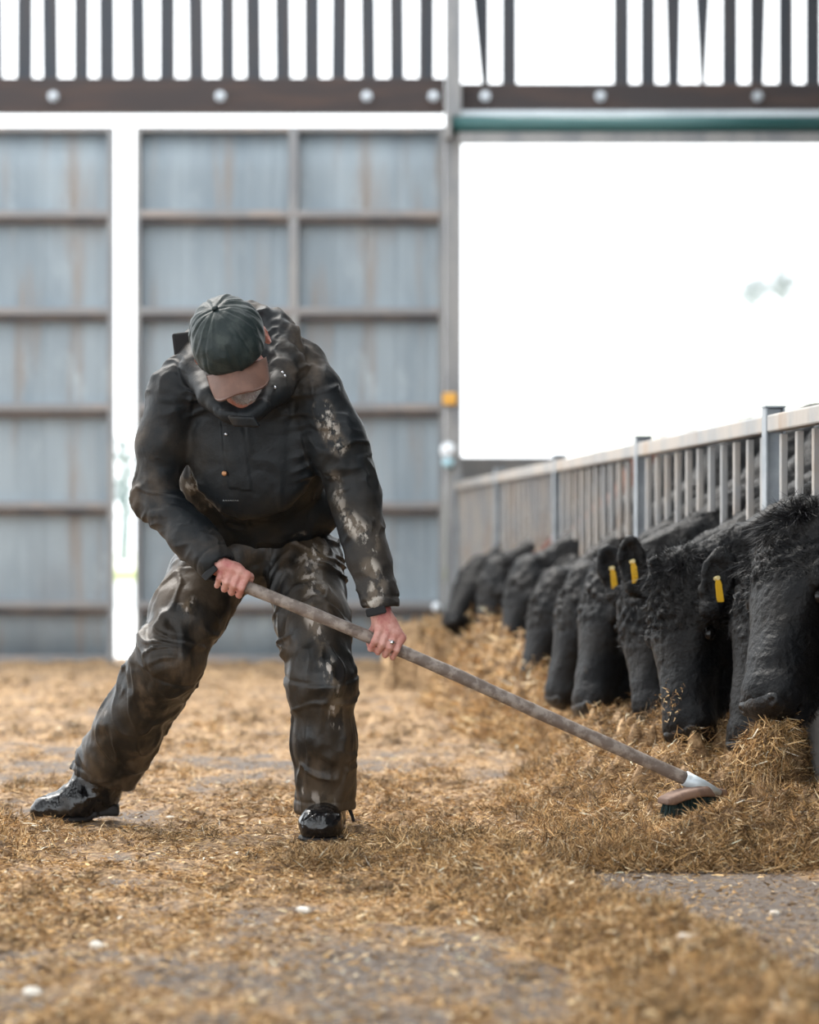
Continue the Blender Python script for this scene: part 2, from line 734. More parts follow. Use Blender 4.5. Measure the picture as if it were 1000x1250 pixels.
def silage_ground_mat(name, att):
    m = bpy.data.materials.new(name)
    m.use_nodes = True
    nt = m.node_tree
    N, L = nt.nodes, nt.links
    b = N['Principled BSDF']
    tc = N.new('ShaderNodeTexCoord')

    def noise(s, d, st=(1, 1, 1), r=.62):
        mp = N.new('ShaderNodeMapping')
        mp.inputs['Scale'].default_value = st
        L.new(tc.outputs['Object'], mp.inputs[0])
        n = N.new('ShaderNodeTexNoise')
        n.inputs['Scale'].default_value = s
        n.inputs['Detail'].default_value = d
        n.inputs['Roughness'].default_value = r
        L.new(mp.outputs[0], n.inputs['Vector'])
        return n.outputs['Fac']

    def cramp(fac, stops):
        r = N.new('ShaderNodeValToRGB')
        e = r.color_ramp.elements
        while len(e) < len(stops):
            e.new(.5)
        for el, (p_, c) in zip(e, stops):
            c = (c[0] * .98, c[1], c[2] * 1.04)
            el.position = p_
            el.color = (*c, 1)
        L.new(fac, r.inputs[0])
        return r.outputs[0]
    straw = cramp(noise(38, 6, r=.75), [(.30, (.05, .03, .016)), (.44, (.19, .115, .058)), (.56, (.42, .275, .145)), (.72, (.72, .53, .32))])
    big = cramp(noise(3.0, 5), [(.35, (.72, .68, .64)), (.65, (1.3, 1.24, 1.14))])
    mul = N.new('ShaderNodeMix')
    mul.data_type = 'RGBA'
    mul.blend_type = 'MULTIPLY'
    mul.inputs[0].default_value = 1
    L.new(straw, mul.inputs[6])
    L.new(big, mul.inputs[7])
    conc = cramp(noise(55, 5, r=.8), [(.34, (.065, .048, .037)), (.5, (.135, .104, .082)), (.60, (.20, .165, .135)), (.74, (.42, .37, .31))])
    if att:
        a = N.new('ShaderNodeAttribute')
        a.attribute_name = att
        ad = N.new('ShaderNodeMath')
        ad.operation = 'ADD'
        L.new(a.outputs['Fac'], ad.inputs[0])
        L.new(noise(60, 4), ad.inputs[1])
        mr = N.new('ShaderNodeMapRange')
        mr.inputs[1].default_value = .62
        mr.inputs[2].default_value = .98
        L.new(ad.outputs[0], mr.inputs[0])
        mx = N.new('ShaderNodeMix')
        mx.data_type = 'RGBA'
        L.new(mr.outputs[0], mx.inputs[0])
        L.new(conc, mx.inputs[6])
        L.new(mul.outputs[2], mx.inputs[7])
        L.new(mx.outputs[2], b.inputs['Base Color'])
    else:
        L.new(mul.outputs[2], b.inputs['Base Color'])
    b.inputs['Roughness'].default_value = .78
    b.inputs['Specular IOR Level'].default_value = .35
    bp = N.new('ShaderNodeBump')
    bp.inputs['Distance'].default_value = .006
    L.new(noise(90, 5, r=.7), bp.inputs['Height'])
    L.new(bp.outputs[0], b.inputs['Normal'])
    return m


M_floor = silage_ground_mat('trodden_floor', 'litter')
M_pile = silage_ground_mat('silage', None)
fl = link('floor', fm, M_floor, smooth=True)
fl['kind'] = 'structure'
M_base = mat('concrete_slab', (.20, .17, .145), .85, col2=(.28, .23, .19), scale=1.5, bump=.003, bscale=20)
ys_ = MB().box((-14, -6, -.30), (9.2, YW + .3, -.045)).build('floor', M_base)
ys_['kind'] = 'structure'
M_yard = mat('pale_wet_yard', (.72, .74, .74), .5, col2=(.82, .83, .82), scale=.4)
o = MB().box((-40, YW + .3, -.32), (40, 30, -.03)).build('ground', M_yard)
o['kind'] = 'structure'
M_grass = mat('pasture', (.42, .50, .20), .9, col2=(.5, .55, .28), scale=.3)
hl = []
ysg = np.linspace(30, 160, 60)
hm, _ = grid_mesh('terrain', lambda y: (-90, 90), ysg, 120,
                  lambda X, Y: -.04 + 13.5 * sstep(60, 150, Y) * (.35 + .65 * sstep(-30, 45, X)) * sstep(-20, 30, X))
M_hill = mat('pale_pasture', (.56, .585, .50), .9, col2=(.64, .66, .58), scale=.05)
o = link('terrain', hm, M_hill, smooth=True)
o['kind'] = 'structure'

# back wall: column, timber beams, boards
wall = empty('wall_back', (0, YW, 0))
wall['kind'] = 'structure'
wall['label'] = 'spaced board cladding above a dark timber beam with bolts'


def wbox(name, x0, x1, y0, y1, dep0, dep1, m, parent, bevel=0.0):
    """box on the back wall, x/z from the wall's layout, depth relative to the wall plane"""
    ox, oy, oz = (parent.location if parent is not None else (0, 0, 0))
    return MB().box((WX(x0) - ox, YW + dep0 - oy, WZ(y1) - oz), (WX(x1) - ox, YW + dep1 - oy, WZ(y0) - oz)).build(name, m, parent, bevel=bevel)


beamL = wbox('timber_beam', -140, 543, 97, 139, -.06, .04, M_timber, wall, .008)
beamR = wbox('timber_beam', 563, 1180, 104, 138, -.06, .04, M_timber, wall, .008)


def bolt(x, y, beam):
    c = np.array([WX(x), YW - .065, WZ(y)]) - np.array(wall.location)
    mb = MB()
    mb.tube([c + (0, 0, 0), c + (0, -.012, 0)], .034, 16)
    mb.tube([c + (0, -.012, 0), c + (0, -.045, 0)], .022, 6)
    mb.tube([c + (0, -.045, 0), c + (0, -.065, 0)], .011, 10)
    return mb.build('bolt', M_bolt, beam)


for x in (67, 270, 448):
    bolt(x, 120, beamL)
bolt(529, 120, beamL)
for x in (592, 732, 923):
    bolt(x, 120, beamR)
boards = [(-46, -33), (-18, 2), (19, 38), (51, 70), (89, 107), (120, 139), (159, 177), (194, 213), (230, 249), (268, 286), (300, 319), (336, 355), (371, 390),
          (404, 423), (441, 459), (476, 494), (511, 530)]


def board(xa0, xa1, xb0, xb1, ybot):
    """board with its top edge xa0..xa1 (at the top of the view) and bottom edge xb0..xb1"""
    zt, zb = WZ(-190), WZ(ybot + 12)
    k = 190 / 300.

    def ext(a, b):
        return a + (a - b) * (190.0 / (ybot)) if ybot else a
    ta0, ta1 = ext(xa0, xb0), ext(xa1, xb1)
    y0, y1 = YW + .042, YW + .064
    w = np.array(wall.location)
    pts = [(WX(xb0), y0, zb), (WX(xb0), y1, zb), (WX(xb1), y1, zb), (WX(xb1), y0, zb), (WX(ta0), y0, zt), (WX(ta0), y1, zt), (WX(ta1), y1, zt), (WX(ta1), y0, zt)]
    return MB().quadbox([np.array(p) - w for p in pts]).build('board', M_board, wall)


for (a, b) in boards:
    t = random.uniform(-1.2, 1.2)
    board(a + t, b + t, a, b, 97)
for q in [(579, 597, 590, 597), (613, 631, 613, 631), (750, 769, 750, 769), (783, 801, 783, 801), (814, 832, 817, 830), (851, 867, 857, 861),
          (883, 902, 883, 902), (917, 936, 917, 933), (952, 970, 952, 970), (985, 1003, 985, 1003), (1018, 1036, 1018, 1036), (1052, 1070, 1052, 1070)]:
    board(*q, 104)

# column, an I-section
col = empty('column', (WX(553), YW, 0))
col['kind'] = 'structure'
col['label'] = 'grey steel I-section column between the doors and the opening'
mb = MB()
hw = (563 - 544) * KW / 2
mb.box((-hw, -.20, -.05), (hw, -.185, 5.2))
mb.box((-hw, -.02, -.05), (hw, -.005, 5.2))
mb.box((-.006, -.187, -.05), (.006, -.018, 5.2))
mb.build('steel_section', M_column, col)
c2 = MB().box((WX(1185), YW - .2, -.05), (WX(1205), YW, 5.2)).build('column', M_column)
c2['kind'] = 'structure'

# lintel channel, rolled green door
lint = MB().box((WX(560), YW - .10, WZ(150)), (WX(1185), YW + .0, WZ(138))).build('trim_1', mat('pale_flashing', (.55, .60, .64), .4, .3, col2=(.65, .7, .74), scale=2))
lint['kind'] = 'structure'
rd = empty('roller_door', (WX(553), YW - .25, WZ(160)))
tag(rd, 'rolled-up green roller door under the right-hand timber beam, above the open doorway', 'roller door')
mb = MB().tube([(-.01, .0, 0), (WX(1185) - WX(553), .0, 0)], .053, 20)
for i in range(9):
    a = i * .7
mb.build('rolled_sheet', M_green, rd, True)
mb = MB().box((.03, -.03, -.118), (WX(1185) - WX(553), .02, -.055))
mb.box((.03, -.045, -.124), (WX(1185) - WX(553), .035, -.112))
mb.build('bottom_bar', M_column, rd, bevel=.004)
mb = MB().box((-.055, -.07, -.10), (-.015, .07, .075))
mb.build('bracket', M_column, rd, bevel=.006)

# sliding metal doors
RAILS = (266, 384, 501, 620, 741)


def door(n, x0, x1, verts, label):
    d = empty('door_%d' % n, (WX(x0), YW, 0))
    d['kind'] = 'structure'
    d['label'] = label
    w = WX(x1) - WX(x0)
    zt = WZ(157)
    # sheet with shallow ribs
    nx = 40
    mb = MB()
    zs = [0.0] + [zt * i / 12 for i in range(1, 13)]
    V, Q = [], []
    for j, z in enumerate(zs):
        for i in range(nx * 4 + 1):
            x = w * i / (nx * 4)
            y = .0 + (.003 if (i % 16) in (7, 8, 9) else 0)
            V.append((x, y, z))
    ncol = nx * 4 + 1
    for j in range(len(zs) - 1):
        for i in range(ncol - 1):
            a = j * ncol + i
            Q.append((a, a + 1, a + 1 + ncol, a + ncol))
    me = mesh_np('sheet', V, Q)
    lowv = np.array([v[2] for v in V])
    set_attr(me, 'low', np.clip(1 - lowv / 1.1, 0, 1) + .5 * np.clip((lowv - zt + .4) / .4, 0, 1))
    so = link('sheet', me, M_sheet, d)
    md = so.modifiers.new('solid', 'SOLIDIFY')
    md.thickness = .004
    md.offset = 1
    for y in RAILS:
        z = WZ(y)
        b = MB()
        b.box((.02, -.075, z - .008), (w - .02, -.002, z + .042))
        ra = b.build('rail', M_rail, d, bevel=.006)
        MB().box((.02, -.070, z - .046), (w - .02, -.002, z - .010)).build('painted_shade_strip', M_rail_shade, ra)  # shadow line under the ledge, painted as a dark strip
    for xa, xb in verts:
        a, bb = WX(xa) - WX(x0), WX(xb) - WX(x0)
        MB().box((a, -.072, 0), (bb, -.002, zt)).build('stile', M_column, d, bevel=.004)
    MB().box((0, -.07, zt - .03), (w, -.002, zt)).build('top_rail', M_rail, d)
    MB().box((0, -.07, 0), (w, -.002, .05)).build('bottom_rail', M_rail, d)
    return d


door(1, -190, 140, [(-190, -183), (133, 140)], 'grey blue sheet metal door with brown rails, left of the bright gap')
door(2, 167, 543, [(167, 173), (353, 365), (536, 543)], 'grey blue sheet metal door with a middle stile, right of the bright gap')

# marker and lamp on the column
lc = np.array(col.location)
mk = empty('reflector', tuple(P(549, 487, YW - .22)))
tag(mk, 'small orange reflector on the grey column', 'reflector')
mb = MB().box((-.045, -.012, -.04), (.045, .010, .04))
mb.build('lens', M_orange, mk, bevel=.01)
MB().box((-.05, .010, -.045), (.05, .018, .045)).build('mount', M_column, mk, bevel=.003)
lm = empty('bulkhead_lamp', tuple(P(547, 552, YW - .24)))
tag(lm, 'small white lamp with pale blue lower half on the column below the orange reflector', 'lamp')
s_ = Field((-.1, -.1, -.12), (.1, .1, .1), .006)
s_.ell((0, 0, .01), (.05, .045, .055))
link('lamp_shade', s_.mesh('lamp_shade'), M_white, lm, True)
MB().tube([(0, 0, -.045), (0, 0, -.1)], [.042, .034], 18).build('base', mat('pale_blue_plastic', (.38, .58, .65), .4), lm, True)
MB().box((-.02, .02, -.03), (.02, .06, .03)).build('bracket', M_column, lm)
vl = empty('white_valve', tuple(P(533, 741, YW - .12)))
tag(vl, 'tiny white knob low down on the grey door frame beside the column', 'knob')
s_ = Field((-.08, -.08, -.08), (.08, .08, .08), .006)
s_.ell((0, 0, 0), (.03, .03, .03))
link('knob', s_.mesh('knob'), M_white, vl, True)
MB().tube([(0, .02, 0), (0, .07, 0)], .012, 10).build('spindle', M_bolt, vl)

# low wall across the opening
lw = MB().box((WX(562), YW + .15, -.03), (WX(1185), YW + .27, WZ(557))).build('wall_low', M_conc, bevel=.01)
lw['kind'] = 'structure'
if ROOF:
    M_roof = mat('roof_sheet', (.16, .165, .17), .8)
    mb = MB()  # unseen sheets; gaps and edges placed to shape the light inside
    for i in range(6):
        x0 = -11 + i * 2.0
        mb.box((x0, -5.0, 5.3), (x0 + 1.2, 7.4, 5.36))
    mb.box((2.0, -5.0, 5.3), (9.2, YW + .2, 5.36))
    ro = mb.build('shading_roof', M_roof)
    ro['kind'] = 'structure'
    ro['label'] = 'unseen roof sheets shaped for the light, solid over the cattle pen and gapped over the feed passage'
    wr_ = MB().box((9.0, -5.0, -.05), (9.2, YW + .2, 5.3)).build('shade_wall_right', M_conc)  # unseen wall added to keep light off the pen side
    wr_['kind'] = 'structure'

# ================================================================== trees beyond


def tree(name, x, y_top, y_bot, d, m, seed, label, spread=.5, nb=60, thick=.06, group=None):
    rr = random.Random(seed)
    base = P(x, y_bot, d)
    top = P(x, y_top, d)
    H_ = top[2] - base[2]
    o = empty(name, tuple(base))
    tag(o, label, 'tree', group)
    mb = MB()
    tr = [(0, 0, -.2), (.02 * H_, 0, .3 * H_), (0, .01, .6 * H_), (.02 * H_, 0, .9 * H_)]
    mb.tube(tr, [thick * 1.6, thick * 1.2, thick * .8, thick * .3], 8)
    mb.build('trunk', m, o)
    mb = MB()
    tips = []
    for i in range(nb):
        t = rr.uniform(.25, .95)
        z = t * H_
        a = rr.uniform(0, 6.28)
        L_ = H_ * spread * (1.1 - t) * rr.uniform(.5, 1.0)
        e = np.array([math.cos(a) * L_, math.sin(a) * L_, z + L_ * rr.uniform(.3, .9)])
        s0 = np.array([0, 0, z])
        mid = (s0 + e) / 2 + np.array([0, 0, -.05 * L_])
        mb.tube([s0, mid, e], [thick * .45, thick * .3, thick * .12], 5)
        for k in range(3):
            tt = rr.uniform(.4, 1)
            q = s0 + (e - s0) * tt
            dd = np.array([rr.gauss(0, 1), rr.gauss(0, 1), rr.gauss(.4, .7)])
            q2 = q + nrm(dd) * L_ * .35
            mb.tube([q, q2], [thick * .2, thick * .08], 4)
            tips.append(q2)
    mb.build('branch_crown', m, o)
    return o


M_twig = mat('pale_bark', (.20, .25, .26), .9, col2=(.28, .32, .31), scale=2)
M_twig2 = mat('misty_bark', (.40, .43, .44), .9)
tree('bare_tree', 151, 530, 668, 34, M_twig, 3, 'bare tree seen through the gap between the two metal doors', .5, 46, .055)
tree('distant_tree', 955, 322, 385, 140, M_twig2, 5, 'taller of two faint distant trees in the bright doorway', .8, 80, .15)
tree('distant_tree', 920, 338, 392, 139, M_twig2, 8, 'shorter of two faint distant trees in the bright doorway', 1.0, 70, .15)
# green verge behind the yard
kb = MB().box((-12, 28.8, -.1), (6, 29, .30)).build('kerb', M_yard)
kb['kind'] = 'structure'
g = MB().box((-12, 29, -.1), (6, 31, .43))
vb = g.build('verge', M_grass)
vb['kind'] = 'structure'

# ================================================================== SILAGE
# heap
ys2 = [5.72]
while ys2[-1] < YW - .15:
    ys2.append(ys2[-1] + max(.010, .0016 * ys2[-1]))
ys2 = np.array(ys2)
pm, PV = grid_mesh('silage_heap', lambda y: (-.15, fenceX(y) + .55), ys2, 260, pile_h)
pile = link('silage_heap', pm, M_pile, smooth=True)
tag(pile, 'long low heap of brown and golden silage along the foot of the feed fence under the cattle', 'silage', kind='stuff')

STRAW = np.array([(.62, .42, .21), (.46, .29, .13), (.24, .14, .06), (.76, .60, .38), (.10, .058, .028), (.50, .31, .12), (.36, .235, .11), (.92, .82, .64)])
SP = np.array([.18, .18, .20, .08, .20, .08, .06, .02])


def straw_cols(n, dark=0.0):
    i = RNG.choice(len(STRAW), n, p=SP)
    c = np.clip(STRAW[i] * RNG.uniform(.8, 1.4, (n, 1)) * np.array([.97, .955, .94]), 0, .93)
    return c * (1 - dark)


M_straw = mat_attr('straw', .7)


def ground_z(X, Y):
    return np.maximum(floor_h(X, Y), pile_h(X, Y))


def scatter_floor(n, ymin, ymax, lmin, lmax, w0, w1, lift, name, label, thr=.5, power=1.0, dark=0.0, upz=.35):
    Xs, Ys = [], []
    tot = 0
    while tot < n:
        m_ = n * 3
        u = RNG.random(m_)
        Y = 1 / (1 / ymin - u * (1 / ymin - 1 / ymax))          # thinner with distance
        X = RNG.uniform(-1, 1, m_) * (.12 + Y * .185)
        l = litter(X, Y)
        k = RNG.random(m_) < np.clip(l - thr + .15, .07, 1) ** power
        k &= pile_h(X, Y) < .01
        Xs.append(X[k])
        Ys.append(Y[k])
        tot += k.sum()
    X, Y = np.concatenate(Xs)[:n], np.concatenate(Ys)[:n]
    Z = floor_h(X, Y)
    th = RNG.uniform(0, 2 * math.pi, n)
    L_ = RNG.uniform(lmin, lmax, n) * RNG.choice([.6, 1, 1.4], n)
    D = np.stack([np.cos(th), np.sin(th), RNG.uniform(-.1, upz, n)], 1)
    W_ = RNG.uniform(w0, w1, n)
    B = np.stack([X, Y, Z + RNG.uniform(0, lift, n)], 1)
    ob = blades(name, B, D, L_, W_, straw_cols(n, dark), M_straw, bend=.35)
    return tag(ob, label, 'straw', kind='stuff')


scatter_floor(150000, 3.3, 9.0, .007, .024, .0010, .0024, .008, 'trodden_silage', 'short brown and gold silage stalks trodden over the floor', thr=.45)
scatter_floor(40000, 3.3, 15.0, .008, .020, .003, .007, .006, 'chaff', 'coarse pale chaff strewn over the whole floor', thr=.3)
# tall tousled litter on ridge, heaps


def scatter_at(n, xy_fn, lmin, lmax, w0, w1, name, label, zup=.7, lift=.02, dark=0.0, parent=None):
    X, Y = xy_fn(n)
    Z = ground_z(X, Y)
    e = .012
    gx = (ground_z(X + e, Y) - Z) / e
    gy = (ground_z(X, Y + e) - Z) / e
    nn = np.stack([-gx, -gy, np.ones_like(gx)], 1)
    nn /= np.linalg.norm(nn, axis=1)[:, None]
    D = RNG.normal(size=(n, 3)) * np.array([1, 1, .35])
    D /= np.linalg.norm(D, axis=1)[:, None]
    D = D + nn * RNG.uniform(-.05, zup, (n, 1))
    L_ = RNG.uniform(lmin, lmax, n)
    B = np.stack([X, Y, Z], 1) + nn * RNG.uniform(-.004, lift, (n, 1))
    ob = blades(name, B, D, L_, RNG.uniform(w0, w1, n), straw_cols(n, dark), M_straw, bend=.5)
    if parent is None:
        tag(ob, label, 'silage', kind='stuff')
    else:
        ob.parent = parent
        ob['kind'] = 'stuff'
    return ob


def on_pile(n, y0=5.75, y1=9.5):
    Xs, Ys, tot = [], [], 0
    while tot < n:
        m_ = n * 2
        u = RNG.random(m_)
        Y = 1 / (1 / y0 - u * (1 / y0 - 1 / y1))
        X = RNG.uniform(.05, 1.45, m_)
        k = (X < fenceX(Y) + .2) & (pile_h(X, Y) > -.005)
        Xs.append(X[k])
        Ys.append(Y[k])
        tot += k.sum()
    return np.concatenate(Xs)[:n], np.concatenate(Ys)[:n]


scatter_at(110000, on_pile, .012, .036, .0012, .0028, 'stalks', None, .8, .016, parent=pile)
scatter_at(20000, lambda n: on_pile(n, 9.0, 15.2), .03, .07, .004, .009, 'stalks', None, .8, .02, parent=pile)
# steep front face gets extra dark stalks
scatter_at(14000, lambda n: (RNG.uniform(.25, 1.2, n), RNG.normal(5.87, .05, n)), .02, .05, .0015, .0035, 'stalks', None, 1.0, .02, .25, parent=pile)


def ridge_xy(n):
    Y = RNG.uniform(3.4, 6.3, n)
    rx = np.interp(Y, [3.4, 4.1, 4.75, 5.3, 5.8, 6.6, 8], [.74, .62, .50, .33, .20, .18, .25])
    return rx - .06 + RNG.normal(0, .11, n), Y


scatter_at(36000, ridge_xy, .010, .032, .0012, .0026, 'silage_windrow', 'loose low windrow of silage curling past the bare concrete in the foreground', .8, .02)
scatter_at(9000, lambda n: (RNG.normal(-1.20, .12, n), RNG.normal(6.12, .24, n)), .015, .04, .0014, .003, 'silage_tuft',
           'ruffled pile of silage around the toe of the boot at the left', .9, .02)
scatter_at(3500, lambda n: (RNG.normal(-.20, .06, n), RNG.normal(5.86, .06, n)), .015, .04, .0014, .003, 'silage_tuft',
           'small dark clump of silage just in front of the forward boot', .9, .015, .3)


def tufts(K, per, xy_fn, rad, name, label, parent=None, dark=0.0, ymax_r=None):
    """clumps of matted stalks: each a ragged ball half sunk in the litter"""
    X, Y = xy_fn(K)
    Z = ground_z(X, Y)
    R_ = RNG.uniform(rad[0], rad[1], K) * RNG.choice([.7, 1, 1.5], K, p=[.4, .4, .2])
    i = np.repeat(np.arange(K), per)
    n = len(i)
    u = RNG.normal(size=(n, 3))
    u /= np.linalg.norm(u, axis=1)[:, None]
    u[:, 2] = np.abs(u[:, 2]) * .75
    r = R_[i] * RNG.random(n) ** .35
    B = np.stack([X, Y, Z], 1)[i] + u * r[:, None] * np.array([1.25, 1.25, .8])
    D = np.cross(u, RNG.normal(size=(n, 3))) + u * RNG.uniform(-.1, .7, (n, 1))
    tone = RNG.choice([.30, .5, .8, 1.1, 1.3], K, p=[.26, .2, .18, .2, .16])[i][:, None]
    deep = (.45 + .55 * np.clip(RNG.random(n), 0, 1))[:, None]
    cols = straw_cols(n, dark) * tone
    ob = blades(name, B, D, RNG.uniform(.55, 1.4, n) * np.clip(R_[i], .010, .03), RNG.uniform(.0011, .0026, n), cols, M_straw, bend=.7)
    ob['kind'] = 'stuff'
    if parent is not None:
        ob.parent = parent
    else:
        tag(ob, label, 'silage', kind='stuff')
    return ob


def floor_xy(n, y0=3.6, y1=9.5, thr=.55):
    Xs, Ys, tot = [], [], 0
    while tot < n:
        m_ = n * 6
        u = RNG.random(m_)
        Y = 1 / (1 / y0 - u * (1 / y0 - 1 / y1))
        X = RNG.uniform(-1, 1, m_) * (.1 + Y * .18)
        k = (RNG.random(m_) < np.clip(litter(X, Y) - thr, 0, 1) * 1.6) & (pile_h(X, Y) < .01)
        Xs.append(X[k])
        Ys.append(Y[k])
        tot += k.sum()
    return np.concatenate(Xs)[:n], np.concatenate(Ys)[:n]


tufts(1300, 60, on_pile, (.014, .042), 'clumps', None, parent=pile)
tufts(220, 90, lambda n: on_pile(n, 9.0, 15), (.05, .10), 'clumps', None, parent=pile)
tufts(620, 56, ridge_xy, (.010, .030), 'silage_clumps', 'matted clumps of silage riding on the foreground windrow')
tufts(1700, 34, floor_xy, (.006, .022), 'silage_crumbs', 'small brown tufts of silage dotted over the passage floor')
tufts(300, 60, lambda n: floor_xy(n, 7.5, 15), (.015, .035), 'silage_crumbs', 'brown tufts of silage on the far floor near the grey doors')
tufts(90, 60, lambda n: (RNG.normal(-1.20, .13, n), RNG.normal(6.12, .24, n)), (.012, .03), 'silage_clumps', 'matted clumps of silage around the toe of the boot at the left')

# ================================================================== FEED FENCE
COWS = []          # filled below: (neck top z at fence, y range) for shortening bars
# cow table: name key, poll px, muzzle px, (d poll, d muzzle), face normal, body Y, options
COWDEF = [
    dict(k='c0', poll=(1062, 640, 5.72), muz=(1060, 885, 5.55), n=(-.6, -.8, .1), by=5.42, h=.009),
    dict(k='c1', poll=(958, 634, 6.36), muz=(912, 848, 6.14), n=(-.86, -.52, .05), by=6.02, h=.0065),
    dict(k='c1b', poll=(926, 688, 6.72), muz=(893, 905, 6.62), n=(-.85, -.5, .1), by=6.60, h=.008),
    dict(k='c2', poll=(812, 696, 7.00), muz=(818, 890, 6.84), n=(-.82, -.56, .1), by=7.17, h=.007),
    dict(k='c3', poll=(772, 712, 7.55), muz=(778, 868, 7.40), n=(-.85, -.5, .1), by=7.74, h=.009),
    dict(k='c4', poll=(730, 694, 8.05), muz=(698, 858, 7.90), n=(-.93, -.35, .1), by=8.31, h=.009),
    dict(k='c4b', poll=(702, 706, 8.75), muz=(664, 848, 8.70), n=(-.93, -.35, .1), by=8.90, h=.011),
    dict(k='c5', poll=(668, 712, 9.75), muz=(645, 796, 9.70), n=(-.80, -.5, .35), by=9.95, h=.012),
    dict(k='c9', poll=(672, 668, 11.6), muz=(650, 745, 11.55), n=(-.75, -.6, .2), by=11.7, h=.014),
    dict(k='c6', poll=(634, 693, 10.9), muz=(612, 780, 10.8), n=(-.85, -.45, .1), by=11.05, h=.014),
    dict(k='c7', poll=(598, 692, 12.2), muz=(582, 772, 12.1), n=(-.85, -.45, .1), by=12.35, h=.014),
    dict(k='c8', poll=(577, 688, 13.4), muz=(545, 748, 13.2), n=(-.75, -.45, .5), by=13.5, h=.014),
]


def cow_geo(c):
    poll, muz = P(*c['poll']), P(*c['muz'])
    a = nrm(muz - poll)
    n = np.array(c['n'], float)
    n = nrm(n - a * (n @ a))
    s = np.cross(a, n)
    fx = fenceX(c['by'])
    withers = np.array([fx + .62, c['by'], 1.16])
    neck0 = poll + a * .07 - n * .13
    base = withers + np.array([-.14, 0, -.22])
    return poll, muz, a, n, s, withers, neck0, base


for c in COWDEF:
    poll, muz, a, n, s, wi, n0, nb = cow_geo(c)
    # where the neck axis crosses the fence plane
    t = 0
    for i in range(101):
        q = n0 + (nb - n0) * i / 100
        if q[0] > fenceX(q[1]):
            t = i / 100
            break
    r = .11 + (.20 - .11) * t
    COWS.append((q[1], q[2] + r * 1.05, r))


def fpt(Y, off=0.0, z=0.0):
    """point on the fence line; off is distance to the cattle side"""
    return np.array([fenceX(Y) + off, Y, z])


FD = nrm(np.array([-.0949, 1, 0]))      # along the fence
FN = np.array([FD[1], -FD[0], 0])       # to the cattle side
ZT = 1.165
posts = [3.10, 5.18, 7.25, 9.30, 11.35, 13.45, 15.45]
for i, y in enumerate(posts):
    lab = {0: 'nearest galvanised feed fence post, at the edge of the scene', 1: 'galvanised feed fence post second nearest the camera',
           2: 'broad galvanised feed fence post at the right, just behind the large nearest cattle heads',
           3: 'pale fence post rising just left of the tan bars of the near barrier',
           4: 'pale fence post in the middle of the fence, above the blurred cattle',
           5: 'second furthest feed fence post, thin and pale', 6: 'furthest feed fence post, beside the grey column'}[i]
    po = empty('fence_post', tuple(fpt(y)))
    tag(po, lab, 'post', 'posts of the feed fence')
    mb = MB()
    o3 = np.zeros(3)
    z0, z1 = -.03, ZT + .022
    zc, hz = (z0 + z1) / 2, (z1 - z0) / 2
    mb.obox(FN * -.026 + np.array([0, 0, zc]), FD, FN, (0, 0, 1), .026, .004, hz)
    mb.obox(FN * .026 + np.array([0, 0, zc]), FD, FN, (0, 0, 1), .026, .004, hz)
    mb.obox(np.array([0, 0, zc]), FD, FN, (0, 0, 1), .004, .025, hz)
    mb.build('steel_section', M_galv, po, bevel=.002)
    mb = MB().obox(np.array([0, 0, z1 + .004]), FD, FN, (0, 0, 1), .028, .032, .003)
    mb.build('cap_plate', M_galv, po)
for i, (ya, yb) in enumerate(zip(posts, posts[1:])):
    base = fpt((ya + yb) / 2)
    lab = ['feed barrier nearest the camera with slim upright bars, mostly out of view', 'near feed barrier above the largest cattle heads',
           'feed barrier with tan upright bars between the broad near post and the next pale post', 'feed barrier with close upright bars above the heads of the middle cattle',
           'blurred feed barrier above the brown patch behind the cattle', 'furthest feed barrier, next to the grey column'][i]
    fb = empty('feed_barrier', tuple(base))
    tag(fb, lab, 'feed barrier', 'bays of the feed fence')
    L_ = (yb - ya) / FD[1]
    hl_ = L_ / 2 - .028
    MB().obox(FN * -.01 + np.array([0, 0, ZT - .026]), FD, FN, (0, 0, 1), hl_, .018, .026).build('top_rail', M_wood_fence, fb, bevel=.006)
    MB().obox(FN * .0 + np.array([0, 0, .22]), FD, FN, (0, 0, 1), hl_, .03, .25).build('kick_board', M_conc, fb, bevel=.006)
    nb_ = 11
    for k in range(nb_):
        f_ = (k + .5) / nb_ * 2 - 1
        off = FD * (f_ * hl_)
        wy = base[1] + off[1]
        zb = .46
        for (cy, cz, cr) in COWS:
            if abs(cy - wy) < cr + .035:
                zb = max(zb, min(cz + .0, ZT - .09) if abs(cy - wy) > cr * .6 else min(cz + .01, ZT - .09))
        zt = ZT - .06
        MB().obox(off + np.array([0, 0, (zb + zt) / 2]), FD, FN, (0, 0, 1), .0135, .010, (zt - zb) / 2).build('bar', M_wood_fence, fb, bevel=.003)

# ================================================================== CATTLE
M_hide = mat('black_hide', (.0026, .0030, .0040), .50, spec=.20, col2=(.007, .006, .0055), scale=6, bump=.006, bscale=50,
             layers=[((.05, .035, .022), 16, .66, .74, (1, 1, 1), .9, 'dirt', 5)])
M_brown = mat('red_brown_hide', (.11, .036, .018), .6, spec=.2, col2=(.06, .02, .012), scale=9, bump=.006, bscale=50)
M_fur = mat_attr('black_fur', .45, spec=.25)
M_eye = mat('dark_eye', (.006, .005, .005), .18, spec=.3)
M_eyew = mat('eye_rim', (.08, .05, .04), .3)
M_nose = mat('wet_black_nose', (.006, .006, .007), .30, spec=.4, col2=(.03, .022, .018), scale=60, mixlo=.6, mixhi=.7, bump=.003, bscale=120)
M_tag = mat('yellow_ear_tag', (.66, .38, .02), .4)
M_tongue = mat('pink_lip', (.25, .12, .13), .35)
M_tagdark = mat('tag_pin', (.72, .6, .3), .4)


